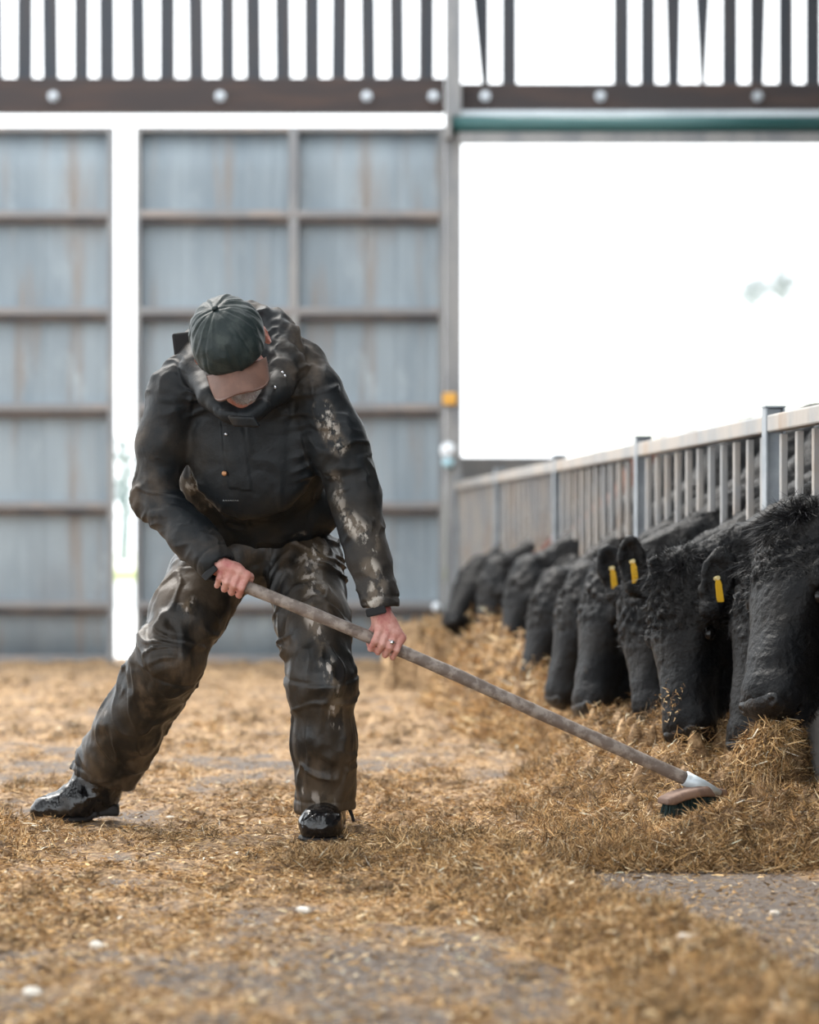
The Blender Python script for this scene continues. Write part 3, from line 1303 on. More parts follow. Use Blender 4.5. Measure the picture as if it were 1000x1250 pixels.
def cow(c):
    poll, muz, a, n, s, wi, n0, nb = cow_geo(c)
    L_ = np.linalg.norm(muz - poll)
    sc = min(max(L_ / .46, .85), 1.15)
    W_ = c.get('w', 1.0)
    S_ = c.get('s', 1.08)

    def hp(x, y, z):
        """point in the head's frame: side, towards muzzle, out of the face"""
        return poll + s * x * W_ * S_ + a * y * sc + n * z * S_
    A = [s, a, n]
    by = c['by']
    lo = np.minimum.reduce([poll, muz, [fenceX(by), by - .42, -.02]]) - .32
    hi = np.maximum.reduce([poll, muz, [fenceX(by) + 2.35, by + .42, 1.4]]) + .14
    lo[2] = -.05
    f = Field(lo, hi, c['h'])
    # trunk
    fx = fenceX(by)
    X = fx + .45
    for (x, z, rx, ry, rz) in ((.20, .92, .34, .20, .36), (.75, .86, .52, .255, .38), (1.25, .92, .40, .24, .34), (1.55, 1.0, .22, .20, .27)):
        f.ell((X + x, by, z), (rx, ry, rz), k=.12)
    f.seg((X + .1, by, 1.17), (X + 1.5, by, 1.2), .09, .09, k=.12)
    # legs: front pair, rear pair with hock
    for sy in (-1, 1):
        fy = by + sy * .15
        f.chain([(X + .12, fy, .72), (X + .10, fy, .42), (X + .12, fy, .12), (X + .10, fy, .05)], [.12, .06, .04, .058], k=.03)
        fy = by + sy * .17
        f.chain([(X + 1.45, fy, .85), (X + 1.32, fy, .62), (X + 1.60, fy, .42), (X + 1.55, fy, .12), (X + 1.52, fy, .05)], [.17, .12, .055, .042, .058], k=.03)
    f.chain([(X + 1.74, by, 1.1), (X + 1.80, by, .8), (X + 1.79, by, .4)], [.045, .025, .04], k=.02)
    # neck, deep and crested
    mid = (n0 + nb) / 2 + np.array([0, 0, .03])
    f.chain([n0, mid, nb], [.085, .110, .165], k=.06)
    low = np.array([0, 0, -.085])
    f.chain([n0 - n * .02 + a * .05, mid + low, nb + low * 2], [.070, .095, .15], k=.05)
    f.chain([poll - n * .07 - a * .015, mid + np.array([0, 0, .085]), wi + np.array([0, 0, -.04])], [.050, .065, .09], k=.05)

    def fe(c_, r_, *a_, **k_):
        f.ell(c_, np.asarray(r_) * S_, *a_, **k_)

    def fs(p_, q_, r1_, r2_, **k_):
        f.seg(p_, q_, r1_ * S_, r2_ * S_, **k_)
    # skull
    fe(hp(0, .075, -.085), (.098 * W_, .125, .105), A, k=.04)
    fe(hp(0, .13, -.045), (.100 * W_, .155, .062), A, k=.03)
    fs(hp(0, .18, -.078), hp(0, .40, -.064), .080 * W_, .062 * W_, k=.03)
    for q in (-1, 1):
        fs(hp(q * .035, .20, -.055), hp(q * .018, .36, -.035), .046 * W_, .032 * W_, k=.02)
        fe(hp(q * .052, .15, -.165), (.036 * W_, .105, .098), A, k=.03)
        fe(hp(q * .094, .158, -.054), (.032, .040, .038), A, k=.010)          # brow
    fs(hp(0, .18, -.205), hp(0, .41, -.128), .050, .036, k=.03)
    fe(hp(0, .432, -.062), (.072 * W_, .052, .055), A, k=.03)                # muzzle
    fe(hp(0, .455, -.112), (.048, .036, .028), A, k=.014)                     # lower lip
    fs(hp(-.052, .455, -.090), hp(.052, .455, -.090), .005, .005, k=.01, op='sub')
    for q in (-1, 1):
        fe(hp(q * .043, .455, -.036), (.018, .018, .016), A, k=.01)
        fe(hp(q * .046, .478, -.024), (.012, .018, .013), [nrm(s + q * a * .5), a, n], k=.006, op='sub')
        fe(hp(q * .108, .200, -.058), (.020, .026, .018), A, k=.008, op='sub')
    # poll tuft and ears
    fe(hp(0, -.02, -.045), (.062, .05, .055), A, k=.03)
    ears = []
    for q in (-1, 1):
        e = c.get('ear', {}).get(q, (.75, -.45, -.25))
        ed = nrm(s * q * e[0] + a * e[1] + n * e[2])
        root = hp(q * .095, .030, -.085)
        cen = root + ed * .100
        flat = n
        if q in c.get('earp', {}):
            r0, r1 = c['earp'][q]
            root, tip = P(*r0), P(*r1)
            ed = nrm(tip - root)
            cen = (root + tip) / 2
            flat = np.array([-.25, -1.0, 0])
            hl3 = np.linalg.norm(tip - root) / 2
            fs(hp(q * .085, .04, -.085), root, .032, .026, k=.02)
        else:
            hl3 = .088
        fl_ = nrm(flat - ed * (flat @ ed))
        wd = np.cross(ed, fl_)
        f.seg(root, root + ed * .05, .026, .022, k=.02)
        f.ell(cen, (hl3, hl3 * .56, .022), [ed, wd, fl_], k=.010)
        f.ell(cen + fl_ * .026 + ed * .004, (hl3 * .84, hl3 * .44, .024), [ed, wd, fl_], k=.006, op='sub')
        ears.append((root, ed, wd, fl_, cen))
    me = f.mesh('cow')
    # coat: lumps on neck, curls on the poll, wrinkles by the eye; keeps the muzzle smooth

    def coat(V, N_):
        d = V - poll
        ya = d @ a
        na = d @ n
        r = np.linalg.norm(d - a * .1, axis=1)
        on_face = sstep(.14, .24, ya) * sstep(.62, .5, r)
        v = (fbm(V * 34, 3) - .5) * .016 + (1 - np.abs(fbm(V * np.array([14, 30, 14]) + 3, 2) - .5) * 4) * .003
        poll_w = sstep(.16, .03, r)
        curl = (fbm(V * 55 + 8, 2) - .5) * .03 * poll_w
        wr = (1 - np.abs(fbm(V * 60 + 1, 2) - .5) * 5) * .0015
        return v * (1 - .88 * on_face) + curl + wr * on_face
    displace(me, coat)
    V = vco(me)
    d = V - muz
    set_attr(me, 'dirt', np.exp(-(np.linalg.norm(d + n * .05 + a * .02, axis=1) / .09) ** 2) * 1.0 + .12)
    root = link('cow', me, M_brown if c.get('brown') else M_hide, smooth=True)
    # eyes
    for q in (-1, 1):
        mb = Field(hp(q * .0925, .200, -.058) - .035, hp(q * .0925, .200, -.058) + .035, .002 if c['h'] < .01 else .004)
        mb.ell(hp(q * .0925, .200, -.058), (.018 * S_, .021 * S_, .017 * S_), A)
        link('eye', mb.mesh('eye'), M_eye, root, True)
    # nose leather
    fz = Field(hp(0, .45, -.05) - .12, hp(0, .45, -.05) + .12, .0035 if c['h'] < .008 else .006)
    fz.ell(hp(0, .4565, -.052), (.060 * W_ * S_, .033 * S_, .040 * S_), A, k=.01)
    for q in (-1, 1):
        fz.ell(hp(q * .043, .463, -.034), (.0165 * S_, .017 * S_, .015 * S_), A, k=.012)
    for q in (-1, 1):
        fz.ell(hp(q * .045, .484, -.022), (.012, .020, .013), [nrm(s + q * a * .5), a, n], k=.005, op='sub')
    link('nose', fz.mesh('nose'), M_nose, root, True)
    # ear tags
    for (q, u, flip) in c.get('tags', ()):
        rt, ed, wd, fl_, cen = ears[0 if q < 0 else 1]
        p0 = cen + fl_ * .008 + ed * u[0] + wd * u[1]
        dn = np.array([.12 * flip, -.12, -1.0])
        dn = nrm(dn)
        sd = nrm(np.cross(dn, np.array([0.25, -1.0, 0]) if 'tagn' not in c else np.array(c['tagn'])))
        nn_ = np.cross(sd, dn)
        mb = MB()
        t0 = p0 + dn * .002 + nn_ * (-.0 if nn_[1] < 0 else 0)
        fr = nn_ if nn_[1] < 0 else -nn_
        pts = []
        w0, w1 = .005, .0095
        c0, c1_, c2_ = t0 + fr * .012, t0 + dn * .018 + fr * .013, t0 + dn * .068 + fr * .010
        th = fr * .0018
        for (cc, w) in ((c0, w0), (c1_, w1)):
            pass
        mb.quadbox([c0 - sd * w0, c0 + sd * w0, c0 + sd * w0 + th, c0 - sd * w0 + th, c1_ - sd * w1, c1_ + sd * w1, c1_ + sd * w1 + th, c1_ - sd * w1 + th])
        mb.quadbox([c1_ - sd * w1, c1_ + sd * w1, c1_ + sd * w1 + th, c1_ - sd * w1 + th, c2_ - sd * .0105, c2_ + sd * .0105, c2_ + sd * .0105 + th, c2_ - sd * .0105 + th])
        tg = mb.build('ear_tag', M_tag, root)
        MB().tube([t0 - fr * .006, t0 + fr * .017], .0065, 12).build('tag_pin', M_tagdark, tg)
    # fur strands where the coat is long
    nf = c.get('fur', 0)
    if nf:
        fur_n = nf

        def keep(V, N_):
            d = V - poll
            face = (d @ a > .20) & (np.linalg.norm(d, axis=1) < .62) & (d @ n > -.16)
            return (~face) & (V[:, 0] < fenceX(V[:, 1]) + .7) & (N_[:, 1] < .5)
        p_, nn = sample_surface(me, fur_n, keep)
        d = p_ - poll
        r = np.linalg.norm(d, axis=1)
        wv = np.stack([fbm(p_ * 12 + 5, 2), fbm(p_ * 12 + 25, 2), fbm(p_ * 12 + 45, 2)], 1) - .5
        D = nn * .55 + wv * 3.0 + RNG.normal(0, .18, p_.shape) + np.array([0, 0, -.5])
        near = sstep(.17, .05, r)
        LL = RNG.uniform(.008, .018, len(p_)) + near * RNG.uniform(.005, .022, len(p_))
        cc = np.repeat(RNG.uniform(.003, .014, (len(p_), 1)), 3, 1) * np.array([1, 1.05, 1.2])
        brown = (fbm(p_ * 9 + 2, 2) > .6)[:, None]
        cc = np.where(brown, cc * np.array([1.7, 1.35, 1.1]), cc)
        blades('fur', p_, D, LL, RNG.uniform(.0008, .0018, len(p_)), cc, M_fur, root, bend=.5)['kind'] = 'stuff'
    if c.get('forelock'):
        m_ = c['forelock']
        u, v = RNG.uniform(-1, 1, m_), RNG.uniform(0, 1, m_)
        ro = poll + s * (u * .065)[:, None] - a * (.045 - .05 * v)[:, None] - n * (.05 - .05 * v)[:, None] + RNG.normal(0, .006, (m_, 3))
        D = s * (u * .55)[:, None] + a * (.65) + n * .42 + RNG.normal(0, .28, (m_, 3))
        cc = np.repeat(RNG.uniform(.01, .032, (m_, 1)), 3, 1) * np.array([1, 1, 1.1])
        blades('forelock', ro, D, RNG.uniform(.03, .085, m_), RNG.uniform(.001, .0022, m_), cc, M_fur, root, bend=.6, nseg=4)
    return root, hp, (s, a, n)


EXTRA = dict(
    c0=dict(ear={-1: (.2, -.9, -.7), 1: (.2, -.9, -.7)}, fur=9000, label='black cow at the very right edge, only a strip of its cheek showing'),
    c1=dict(fur=42000, forelock=4500, s=1.30, earp={-1: ((1034, 668, 6.16), (1090, 690, 6.16))}, ear={1: (.5, -.5, -.9)}, label='largest black cow at the right with a tousled forelock and a mouthful of silage'),
    c1b=dict(fur=26000, forelock=600, earp={-1: ((937, 694, 6.62), (936, 648, 6.62))}, label='black cow mostly hidden behind the largest one, one rounded ear raised'),
    c2=dict(s=1.14, fur=34000, forelock=1800, earp={-1: ((868, 744, 6.84), (885, 668, 6.84)), 1: ((806, 712, 7.02), (800, 680, 7.05))}, label='black cow facing the camera, yellow tag in its upright ear, silage on its muzzle'),
    c3=dict(earp={-1: ((775, 716, 7.42), (768, 654, 7.42))}, fur=16000, forelock=800, label='black cow squeezed behind the one facing the camera, tag in its raised ear'),
    c4=dict(s=1.2, w=.92, earp={-1: ((752, 724, 7.90), (741, 662, 7.90))}, fur=12000, label='black cow with a wide smooth cheek, head down in the middle of the row'),
    c4b=dict(s=1.2, w=.92, fur=6000, label='black cow just behind the wide-cheeked one, only its narrow face showing'),
    c5=dict(fur=3000, label='blurred black cow, head down at the near end of the far heap'),
    c6=dict(label='blurred black cow eating behind the golden top of the far heap'),
    c9=dict(brown=True, earp={1: ((664, 690, 11.5), (652, 672, 11.5))}, label='reddish brown cow, only a patch of its head showing between the black ones'),
    c7=dict(label='blurred black cow next to the furthest one, behind the far side of the heap'),
    c8=dict(label='furthest black cow, muzzle pushed out towards the grey door'),
)
EXTRA['c2']['tags'] = [(-1, (.0, -.005), 1)]
EXTRA['c3']['tags'] = [(-1, (.0, .0), 1)]
EXTRA['c4']['tags'] = [(-1, (.0, .0), 1)]
EXTRA['c7']['tags'] = [(-1, (.0, .0), 1)]
EXTRA['c8']['tags'] = [(-1, (.0, .0), 1)]
cow_info = {}
for c in COWDEF:
    c.update(EXTRA[c['k']])
    r_, hp_, ax_ = cow(c)
    tag(r_, c['label'], 'cow', 'cattle feeding through the fence')
    cow_info[c['k']] = (r_, hp_, ax_)

# silage in the nearest cow's mouth and its pink lip
r_, hp_, (s1, a1, n1_) = cow_info['c1']
fz = Field(hp_(0, .45, -.1) - .1, hp_(0, .45, -.1) + .1, .004)
fz.seg(hp_(.02, .44, -.118), hp_(.075, .40, -.135), .014, .010, k=.01)
link('lip', fz.mesh('lip'), M_tongue, r_, True)['label'] = 'pink inner lip'
m_ = 5200
u = RNG.normal(size=(m_, 3))
u /= np.linalg.norm(u, axis=1)[:, None]
cen = P(932, 884, 6.10)
zz = RNG.random(m_)
top = hp_(.0, .46, -.105)
bot = P(925, 925, 6.12)
B = top + (bot - top) * zz[:, None] + u * (.028 + .05 * zz)[:, None] * RNG.random((m_, 1)) ** .5
D = RNG.normal(size=(m_, 3)) + np.array([0, 0, -.9])
ob = blades('mouthful_of_silage', B, D, RNG.uniform(.02, .055, m_), RNG.uniform(.0015, .0032, m_), straw_cols(m_), M_straw, bend=.6)
tag(ob, 'hanging bundle of golden silage pulled up by the largest cow', 'silage', kind='stuff')
# crumbs on the muzzle of the cow facing the camera
r2, hp2, (s2, a2, n2_) = cow_info['c2']
m_ = 90
u1, u2 = RNG.normal(0, .035, m_), RNG.normal(.385, .03, m_)
B = np.array([hp2(x, y, .004) for x, y in zip(u1, u2)])
ob = blades('chaff_on_muzzle', B, RNG.normal(size=(m_, 3)), RNG.uniform(.006, .016, m_), RNG.uniform(.002, .004, m_), straw_cols(m_), M_straw)
tag(ob, 'crumbs of silage stuck to the muzzle of the cow facing the camera', 'silage', kind='stuff')

# ================================================================== THE MAN
M_jacket = mat('waxed_jacket', (.0058, .0080, .0102), .50, spec=.28, col2=(.016, .0145, .012), scale=5, mixlo=.48, mixhi=.75, rough2=.6, bump=.0015, bscale=60, crease=.011, cscale=7,
               layers=[((.085, .066, .050), 6, .40, .66, (1, 1, 1), .75, 'dust', 6), ((.10, .08, .06), 20, .42, .52, (1, 1, .8), .6, 'mud_shine', 6), ((.36, .33, .29), 38, .50, .60, (1, 1, .6), .5, 'mud_shine', 6)])
M_trouser = mat('muddy_waterproof_trousers', (.0065, .0066, .0066), .38, spec=.36, col2=(.023, .0165, .0105), scale=7, mixlo=.42, mixhi=.62, rough2=.55, bump=.0015, bscale=60, crease=.010, cscale=9,
                layers=[((.066, .046, .029), 10, .47, .64, (1, 1, .5), .5, 'dust', 6), ((.12, .09, .06), 20, .40, .52, (1, 1, .5), .35, 'mud_shine', 6), ((.40, .36, .32), 42, .52, .60, (1, 1, .35), .3, 'mud_shine', 6)], coat=.05)  # palest layer also paints the wet shine on the leg
M_black = mat('black_velcro', (.004, .004, .005), .8)
M_skin = mat('skin', (.46, .20, .165), .5, col2=(.54, .29, .245), scale=30, bump=.0012, bscale=140, layers=[((.38, .105, .10), 22, .5, .7, (1, 1, 1), None, None, 4)])
M_cap = mat('waxed_green_cap', (.014, .023, .0235), .5, spec=.28, col2=(.036, .047, .044), scale=22, mixlo=.45, mixhi=.72, bump=.002, bscale=60)
M_peak = mat('brown_cap_peak', (.165, .083, .058), .6, col2=(.13, .066, .047), scale=18, bump=.0008, bscale=90)
M_beard = mat('grey_beard', (.62, .55, .52), .9, col2=(.45, .36, .34), scale=60, bump=.002, bscale=200)
M_boot = mat('wet_black_boot', (.005, .005, .006), .13, spec=.5, col2=(.018, .014, .011), scale=16, mixlo=.52, mixhi=.6, rough2=.4, bump=.003, bscale=22)
M_sole = mat('boot_sole', (.010, .009, .009), .7, bump=.004, bscale=50)
M_copper = mat('copper_snap', (.35, .18, .09), .4, .7)
M_snap = mat('steel_snap', (.5, .52, .55), .3, .9)
M_ring = mat('ring_metal', (.62, .62, .64), .25, 1.0)
M_lip = mat('lips', (.36, .12, .11), .45)

# joints
J = dict(
    pelvis=P(323, 655, 6.66), chest=P(302, 480, 6.36),
    rsh=P(211, 478, 6.33), rel=P(190, 606, 6.34), rwr=P(267, 691, 6.20),
    lsh=P(386, 478, 6.32), lel=P(433, 605, 6.30), lwr=P(466, 747, 6.22),
    rhip=P(262, 690, 6.64), rkn=P(208, 805, 6.46), ran=P(130, 940, 6.79),
    lhip=P(372, 690, 6.62), lkn=P(394, 830, 6.38), lan=P(398, 975, 6.44),
)
# head frame
hs = nrm(np.array([.96, -.10, .28]))
hu = np.array([-.27, -.70, .64])
hu = nrm(hu - hs * (hu @ hs))
hf = np.cross(hu, hs)
hf = hf if hf[2] < 0 else -hf
HC = P(281, 420, 6.12)


def hd(x, y, z):
    """head frame: side, forward (face), up (crown)"""
    return HC + hs * x + hf * y + hu * z


HA = [hs, hf, hu]

# tool handle axis
TOOL = [P(279, 707, 6.205), P(300, 716, 6.205), P(370, 744, 6.21), P(440, 773, 6.215), P(470, 786, 6.22), P(560, 825, 6.25), P(660, 871, 6.29), P(760, 916, 6.33), P(838, 951, 6.36), P(868, 963, 6.37)]

bf = Field((-1.12, 5.82, .02), (.02, 6.95, 1.50), .0045)
jr = 0.62
bf.seg(J['pelvis'], (J['pelvis'] + J['chest']) / 2, .10, .10, k=.08)
bf.seg((J['pelvis'] + J['chest']) / 2, J['chest'], .10, .12, k=.08)
bf.seg(J['rsh'], J['lsh'], .055, k=.05)
bf.chain([J['chest'], HC - hu * .16 - hf * .03, HC - hu * .05 - hf * .02], [.07, .058, .055], k=.03)
for sd_ in 'rl':
    bf.chain([J[sd_ + 'sh'], J[sd_ + 'el'], J[sd_ + 'wr']], [.050, .038, .026], k=.02)
    bf.chain([J[sd_ + 'hip'], J[sd_ + 'kn'], J[sd_ + 'an']], [.080, .056, .040], k=.03)
    fw = np.array([-.02, 0, -.03]) if sd_ == 'r' else np.array([0, -.12, -.06])
    bf.seg(J[sd_ + 'an'], J[sd_ + 'an'] + fw * .5, .034, .026, k=.02)
# head
bf.ell(hd(0, .0, .025), (.073, .092, .074), HA, k=.03)
bf.ell(hd(0, .045, -.05), (.056, .050, .075), HA, k=.03)
bf.ell(hd(0, .066, -.108), (.026, .022, .020), HA, k=.02)        # chin
bf.seg(hd(0, .088, .012), hd(0, .108, -.030), .010, .014, k=.012)     # nose
for q in (-1, 1):
    bf.ell(hd(q * .013, .098, -.032), (.008, .009, .007), HA, k=.006)
    bf.ell(hd(q * .030, .086, .022), (.022, .010, .008), HA, k=.008)   # brow
    bf.ell(hd(q * .031, .096, .004), (.013, .010, .009), HA, k=.006, op='sub')
    bf.ell(hd(q * .040, .066, -.030), (.020, .018, .020), HA, k=.02)
    bf.ell(hd(q * .090, -.008, -.010), (.012, .020, .031), [nrm(hs + q * hf * -.35), hf, hu], k=.006)
    bf.ell(hd(q * .099, -.002, -.008), (.007, .012, .020), [nrm(hs + q * hf * -.35), hf, hu], k=.004, op='sub')
bf.ell(hd(0, .088, -.066), (.024, .011, .006), HA, k=.004)
bf.ell(hd(0, .086, -.078), (.021, .012, .007), HA, k=.004)


def hand(f, wr, gc, t, up, front, rad, order, seps):
    """palm, four fingers closed over the handle, thumb round the back. order: +1 index at +t"""
    t, up = nrm(t), nrm(up - t * (np.dot(up, t)))
    front = nrm(np.cross(t, up)) if np.dot(np.cross(t, up), front) > 0 else -nrm(np.cross(t, up))
    mcps = []
    ln = [1.0, 1.06, 1.0, .84]
    for i in range(4):
        o_ = order * (1.5 - i) * seps
        l = ln[i]
        c = gc + t * o_
        mcp = c + up * (.030 + .004 * (i in (1, 2))) + front * (.024 + .002 * (1 - abs(i - 1.5)))
        pip = c + up * (-.004 * l) + front * (rad + .0175 * l)
        dip = c - up * (rad + .010 * l) + front * (.010) + t * .001
        tip = c - up * (rad + .004) - front * (.014 * l)
        r0 = .0100 if i < 3 else .0086
        f.chain([mcp, pip], [r0 + .0006, r0 - .0004], k=.004)
        f.chain([pip, dip], [r0 - .0004, r0 - .0014], k=.003)
        f.chain([dip, tip], [r0 - .0014, r0 - .0026], k=.003)
        f.seg(wr + (mcp - wr) * .12 + t * o_ * .55, mcp, .0155, .0105, k=.012)
        f.ell(mcp + front * .003, (.0105, .0105, .0105), k=.005)
        mcps.append((mcp, pip, dip, tip))
    # palm pad
    f.seg(wr, gc + up * .032 + front * .008, .020, .018, k=.015)
    # thumb: leaves the side of the palm near its base and closes behind the handle
    b = wr + (gc + up * .03 - wr) * .35 + t * order * .020
    k1 = gc + up * .026 + t * order * (seps * 1.9) - front * .004
    k2 = gc + up * .004 + t * order * (seps * 2.1) - front * (rad + .010)
    k3 = gc - up * .018 + t * order * (seps * 1.6) - front * (rad + .006)
    f.chain([b, k1], [.0150, .0118], k=.010)
    f.chain([k1, k2, k3], [.0118, .0105, .0090], k=.003)
    return mcps, front


g2 = P(470, 785.5, 6.221)
tdir2 = nrm(TOOL[5] - TOOL[3])
mc2, fr2 = hand(bf, P(467, 752, 6.205), g2, tdir2, J['lwr'] - g2, np.array([0, -1, 0]), .0165, 1 * -1, .0205)
g1 = P(283, 709, 6.205)
tdir1 = nrm(TOOL[2] - TOOL[0])
mc1, fr1 = hand(bf, P(271, 692, 6.19), g1, tdir1, J['rwr'] - g1 + np.array([-.01, 0, .03]), np.array([0, -1, 0]), .0165, 1, .0205)
me = bf.mesh('person')
displace(me, lambda V, N_: (fbm(V * 90, 2) - .5) * .0012)
man = link('person', me, M_skin, smooth=True)
tag(man, 'person in a dark muddy hooded smock, overtrousers and green cap, bent over pushing a broom', 'person')
for q in (-1, 1):
    mb = Field(hd(q * .031, .080, .004) - .02, hd(q * .031, .080, .004) + .02, .0015)
    mb.ell(hd(q * .031, .0815, .004), (.011, .011, .011), HA)
    link('eye', mb.mesh('eye'), M_eye, man, True)
M_nail = mat('nail', (.62, .4, .36), .3)
# fingernails on the outer segments
for mc, fr, tt in ((mc1, fr1, tdir1), (mc2, fr2, tdir2)):
    for (m0, p0, d0, t0) in mc:
        c = t0 + nrm(t0 - d0) * .003 - np.array([0, 0, .0065])
        MB().obox(c, tt, nrm(t0 - d0), nrm(np.cross(tt, nrm(t0 - d0))), .0042, .005, .0007).build('fingernail', M_nail, man)
# ring on the ring finger of the lower hand
m0, p0, d0, t0 = mc2[2]
rc = (m0 * .35 + p0 * .65)
ax_ = nrm(p0 - m0)
mb = MB()
u1 = nrm(np.cross(ax_, np.array([1, 0, 0])))
u2 = np.cross(ax_, u1)
pts = [rc + (u1 * math.cos(t) + u2 * math.sin(t)) * .0112 for t in np.linspace(0, 2 * math.pi, 25)]
mb.tube(pts, .0018, 8, cap=False)
mb.obox(rc + fr2 * .0125, nrm(np.cross(ax_, fr2)), ax_, fr2, .0045, .0050, .0012)
mb.build('ring', M_ring, man, True)

# beard, short and grey, over the chin
f = Field(hd(0, .05, -.08) - .11, hd(0, .05, -.08) + .11, .0035)
f.ell(hd(0, .070, -.112), (.036, .028, .024), HA, k=.02)
for q in (-1, 1):
    f.seg(hd(q * .020, .070, -.100), hd(q * .052, .028, -.062), .014, .010, k=.012)
    f.seg(hd(q * .004, .095, -.056), hd(q * .030, .080, -.078), .006, .007, k=.006)
me = f.mesh('beard')
displace(me, lambda V, N_: (fbm(V * 160, 2) - .5) * .005)
beard = link('beard', me, M_beard, man, True)
p_, nn = sample_surface(me, 4000)
cc = np.repeat(RNG.uniform(.45, .9, (4000, 1)), 3, 1) * np.array([1, .95, .92])
blades('stubble', p_, nn * .6 + np.array([0, 0, -.8]) * .6 + RNG.normal(0, .2, p_.shape), RNG.uniform(.003, .008, 4000), np.full(4000, .0006), cc, M_straw, beard)

# cap
f = Field(HC - .19, HC + .19, .0032)
CC = hd(0, -.004, .030)
f.ell(CC, (.0905, .107, .088), HA, k=.01)
f.ell(hd(0, .02, .020), (.0885, .092, .07), HA, k=.02)
pl = hd(0, .095, -.004)
pn = nrm(hu * 1.0 - hf * -.02)
f.cut(pl, -pn, HC, .17)
f.ell(CC - hu * .004, (.083, .100, .080), HA, k=.004, op='sub')
me = f.mesh('cap')


def capw(V, N_):
    d = V - CC
    x, y, z = d @ hs, d @ hf, d @ hu
    ang = np.arctan2(x, y)
    rr = np.hypot(x, y)
    top = sstep(.015, .05, rr)
    seam = np.zeros(len(V))
    for k in range(6):
        a0 = k * math.pi / 3 + math.pi / 6
        da = np.abs((ang - a0 + math.pi) % (2 * math.pi) - math.pi) * rr
        seam -= .0022 * np.exp(-(da / .0035) ** 2)
    q = np.stack([ang * 2.6, z * 9, rr * 4], 1)
    rid = 1 - np.abs(fbm(q * 1.4 + 4, 2) - .5) * 4
    q2 = V * 24
    return (seam + .0045 * rid * top + (fbm(q2 + 3, 2) - .5) * .008 * top)


displace(me, capw)
cap = link('cap', me, M_cap, man, True)
f = Field(hd(0, 0, .1) - .04, hd(0, 0, .13) + .04, .002)
bt = CC + hu * .089 + hf * -.006
f.ell(bt, (.0085, .0085, .005), HA)
link('cap_button', f.mesh('cap_button'), M_cap, cap, True)
# peak: curved sheet with real thickness
nu, nv = 28, 14
V, Q = [], []
for lay in (0, 1):
    for i in range(nu + 1):
        u = i / nu * 2 - 1
        for j in range(nv + 1):
            v = j / nv
            x = .080 * u * (1 - .07 * v * v)
            y0 = .095 * math.sqrt(max(0, 1 - (x / .0895) ** 2)) + .002
            y1 = .098 + .064 * (1 - abs(u) ** 3.2) ** .7
            y = y0 * (1 - v) + max(y1, y0) * v
            z = .006 - .042 * (x / .08) ** 2 - .020 * v * (1 + .6 * v) - lay * .0035
            V.append(hd(x, y, z))
ni = (nu + 1) * (nv + 1)
for lay in (0, 1):
    for i in range(nu):
        for j in range(nv):
            a = lay * ni + i * (nv + 1) + j
            q = [a, a + nv + 1, a + nv + 2, a + 1]
            Q.append(q if lay else q[::-1])
for i in range(nu):
    for j in (0, nv):
        a = i * (nv + 1) + j
        Q.append([a, a + nv + 1, a + nv + 1 + ni, a + ni])
for i in (0, nu):
    for j in range(nv):
        a = i * (nv + 1) + j
        Q.append([a, a + 1, a + 1 + ni, a + ni])
pk = link('cap_peak', mesh_np('cap_peak', V, Q), M_peak, cap, True)
pk['label'] = 'brown peak'

# jacket
f = Field((-1.0, 5.90, .62), (.04, 6.92, 1.50), .0042)
tax = nrm(J['chest'] - J['pelvis'])
tside = nrm(np.array([1, 0, 0]) - tax * tax[0])
tfr = np.cross(tax, tside)
tfr = tfr if tfr[1] < 0 else -tfr
TA = [tside, tax, tfr]
f.ell(P(303, 485, 6.38), (.182, .185, .125), TA, k=.05)
f.ell(P(312, 565, 6.46), (.192, .190, .135), TA, k=.05)
f.seg(P(238, 585, 6.46), P(262, 650, 6.56), .045, .055, k=.03)
f.seg(P(236, 462, 6.36), P(366, 452, 6.36), .078, .078, k=.05)
f.ell(P(300, 425, 6.44), (.125, .09, .10), TA, k=.05)
# front of the smock hanging down from the chest, lower edge in a curve
f.ell(P(308, 548, 6.335), (.170, .070, .185), [(1, 0, 0), (0, 1, 0), (0, 0, 1)], k=.04)
# skirt of the smock below
f.ell(P(330, 618, 6.60), (.203, .135, .125), [(1, 0, 0), (0, 1, 0), (0, 0, 1)], k=.022)
f.cut(P(326, 668, 6.5), (0.0, -.12, -1), P(326, 690, 6.6), .26, k=.012)
# sleeves
f.chain([J['rsh'], (J['rsh'] + J['rel']) / 2 + np.array([-.006, 0, 0]), J['rel']], [.066, .062, .055], k=.03)
f.chain([J['rel'], J['rel'] * .45 + J['rwr'] * .55, P(262, 686, 6.21)], [.055, .056, .049], k=.02)
f.chain([J['lsh'], J['lsh'] * .5 + J['lel'] * .5 + np.array([.004, 0, .01]), J['lel']], [.072, .074, .068], k=.03)
f.chain([J['lel'], J['lel'] * .45 + J['lwr'] * .55, P(466, 742, 6.22)], [.068, .054, .043], k=.025)
f.cut(P(273, 694, 6.2), J['rwr'] - J['rel'], P(285, 706, 6.2), .085, k=.004)
f.cut(P(466, 750, 6.22), J['lwr'] - J['lel'], P(470, 790, 6.22), .10, k=.004)
# hollow cuffs
f.seg(J['rwr'] - nrm(J['rwr'] - J['rel']) * .02, J['rwr'] + nrm(J['rwr'] - J['rel']) * .05, .036, .036, k=.004, op='sub')
f.seg(J['lwr'] - nrm(J['lwr'] - J['lel']) * .02, J['lwr'] + nrm(J['lwr'] - J['lel']) * .05, .035, .035, k=.004, op='sub')
# room for the head and neck
f.ell(HC + hf * .02 - hu * .03, (.086, .115, .120), HA, k=.012, op='sub')
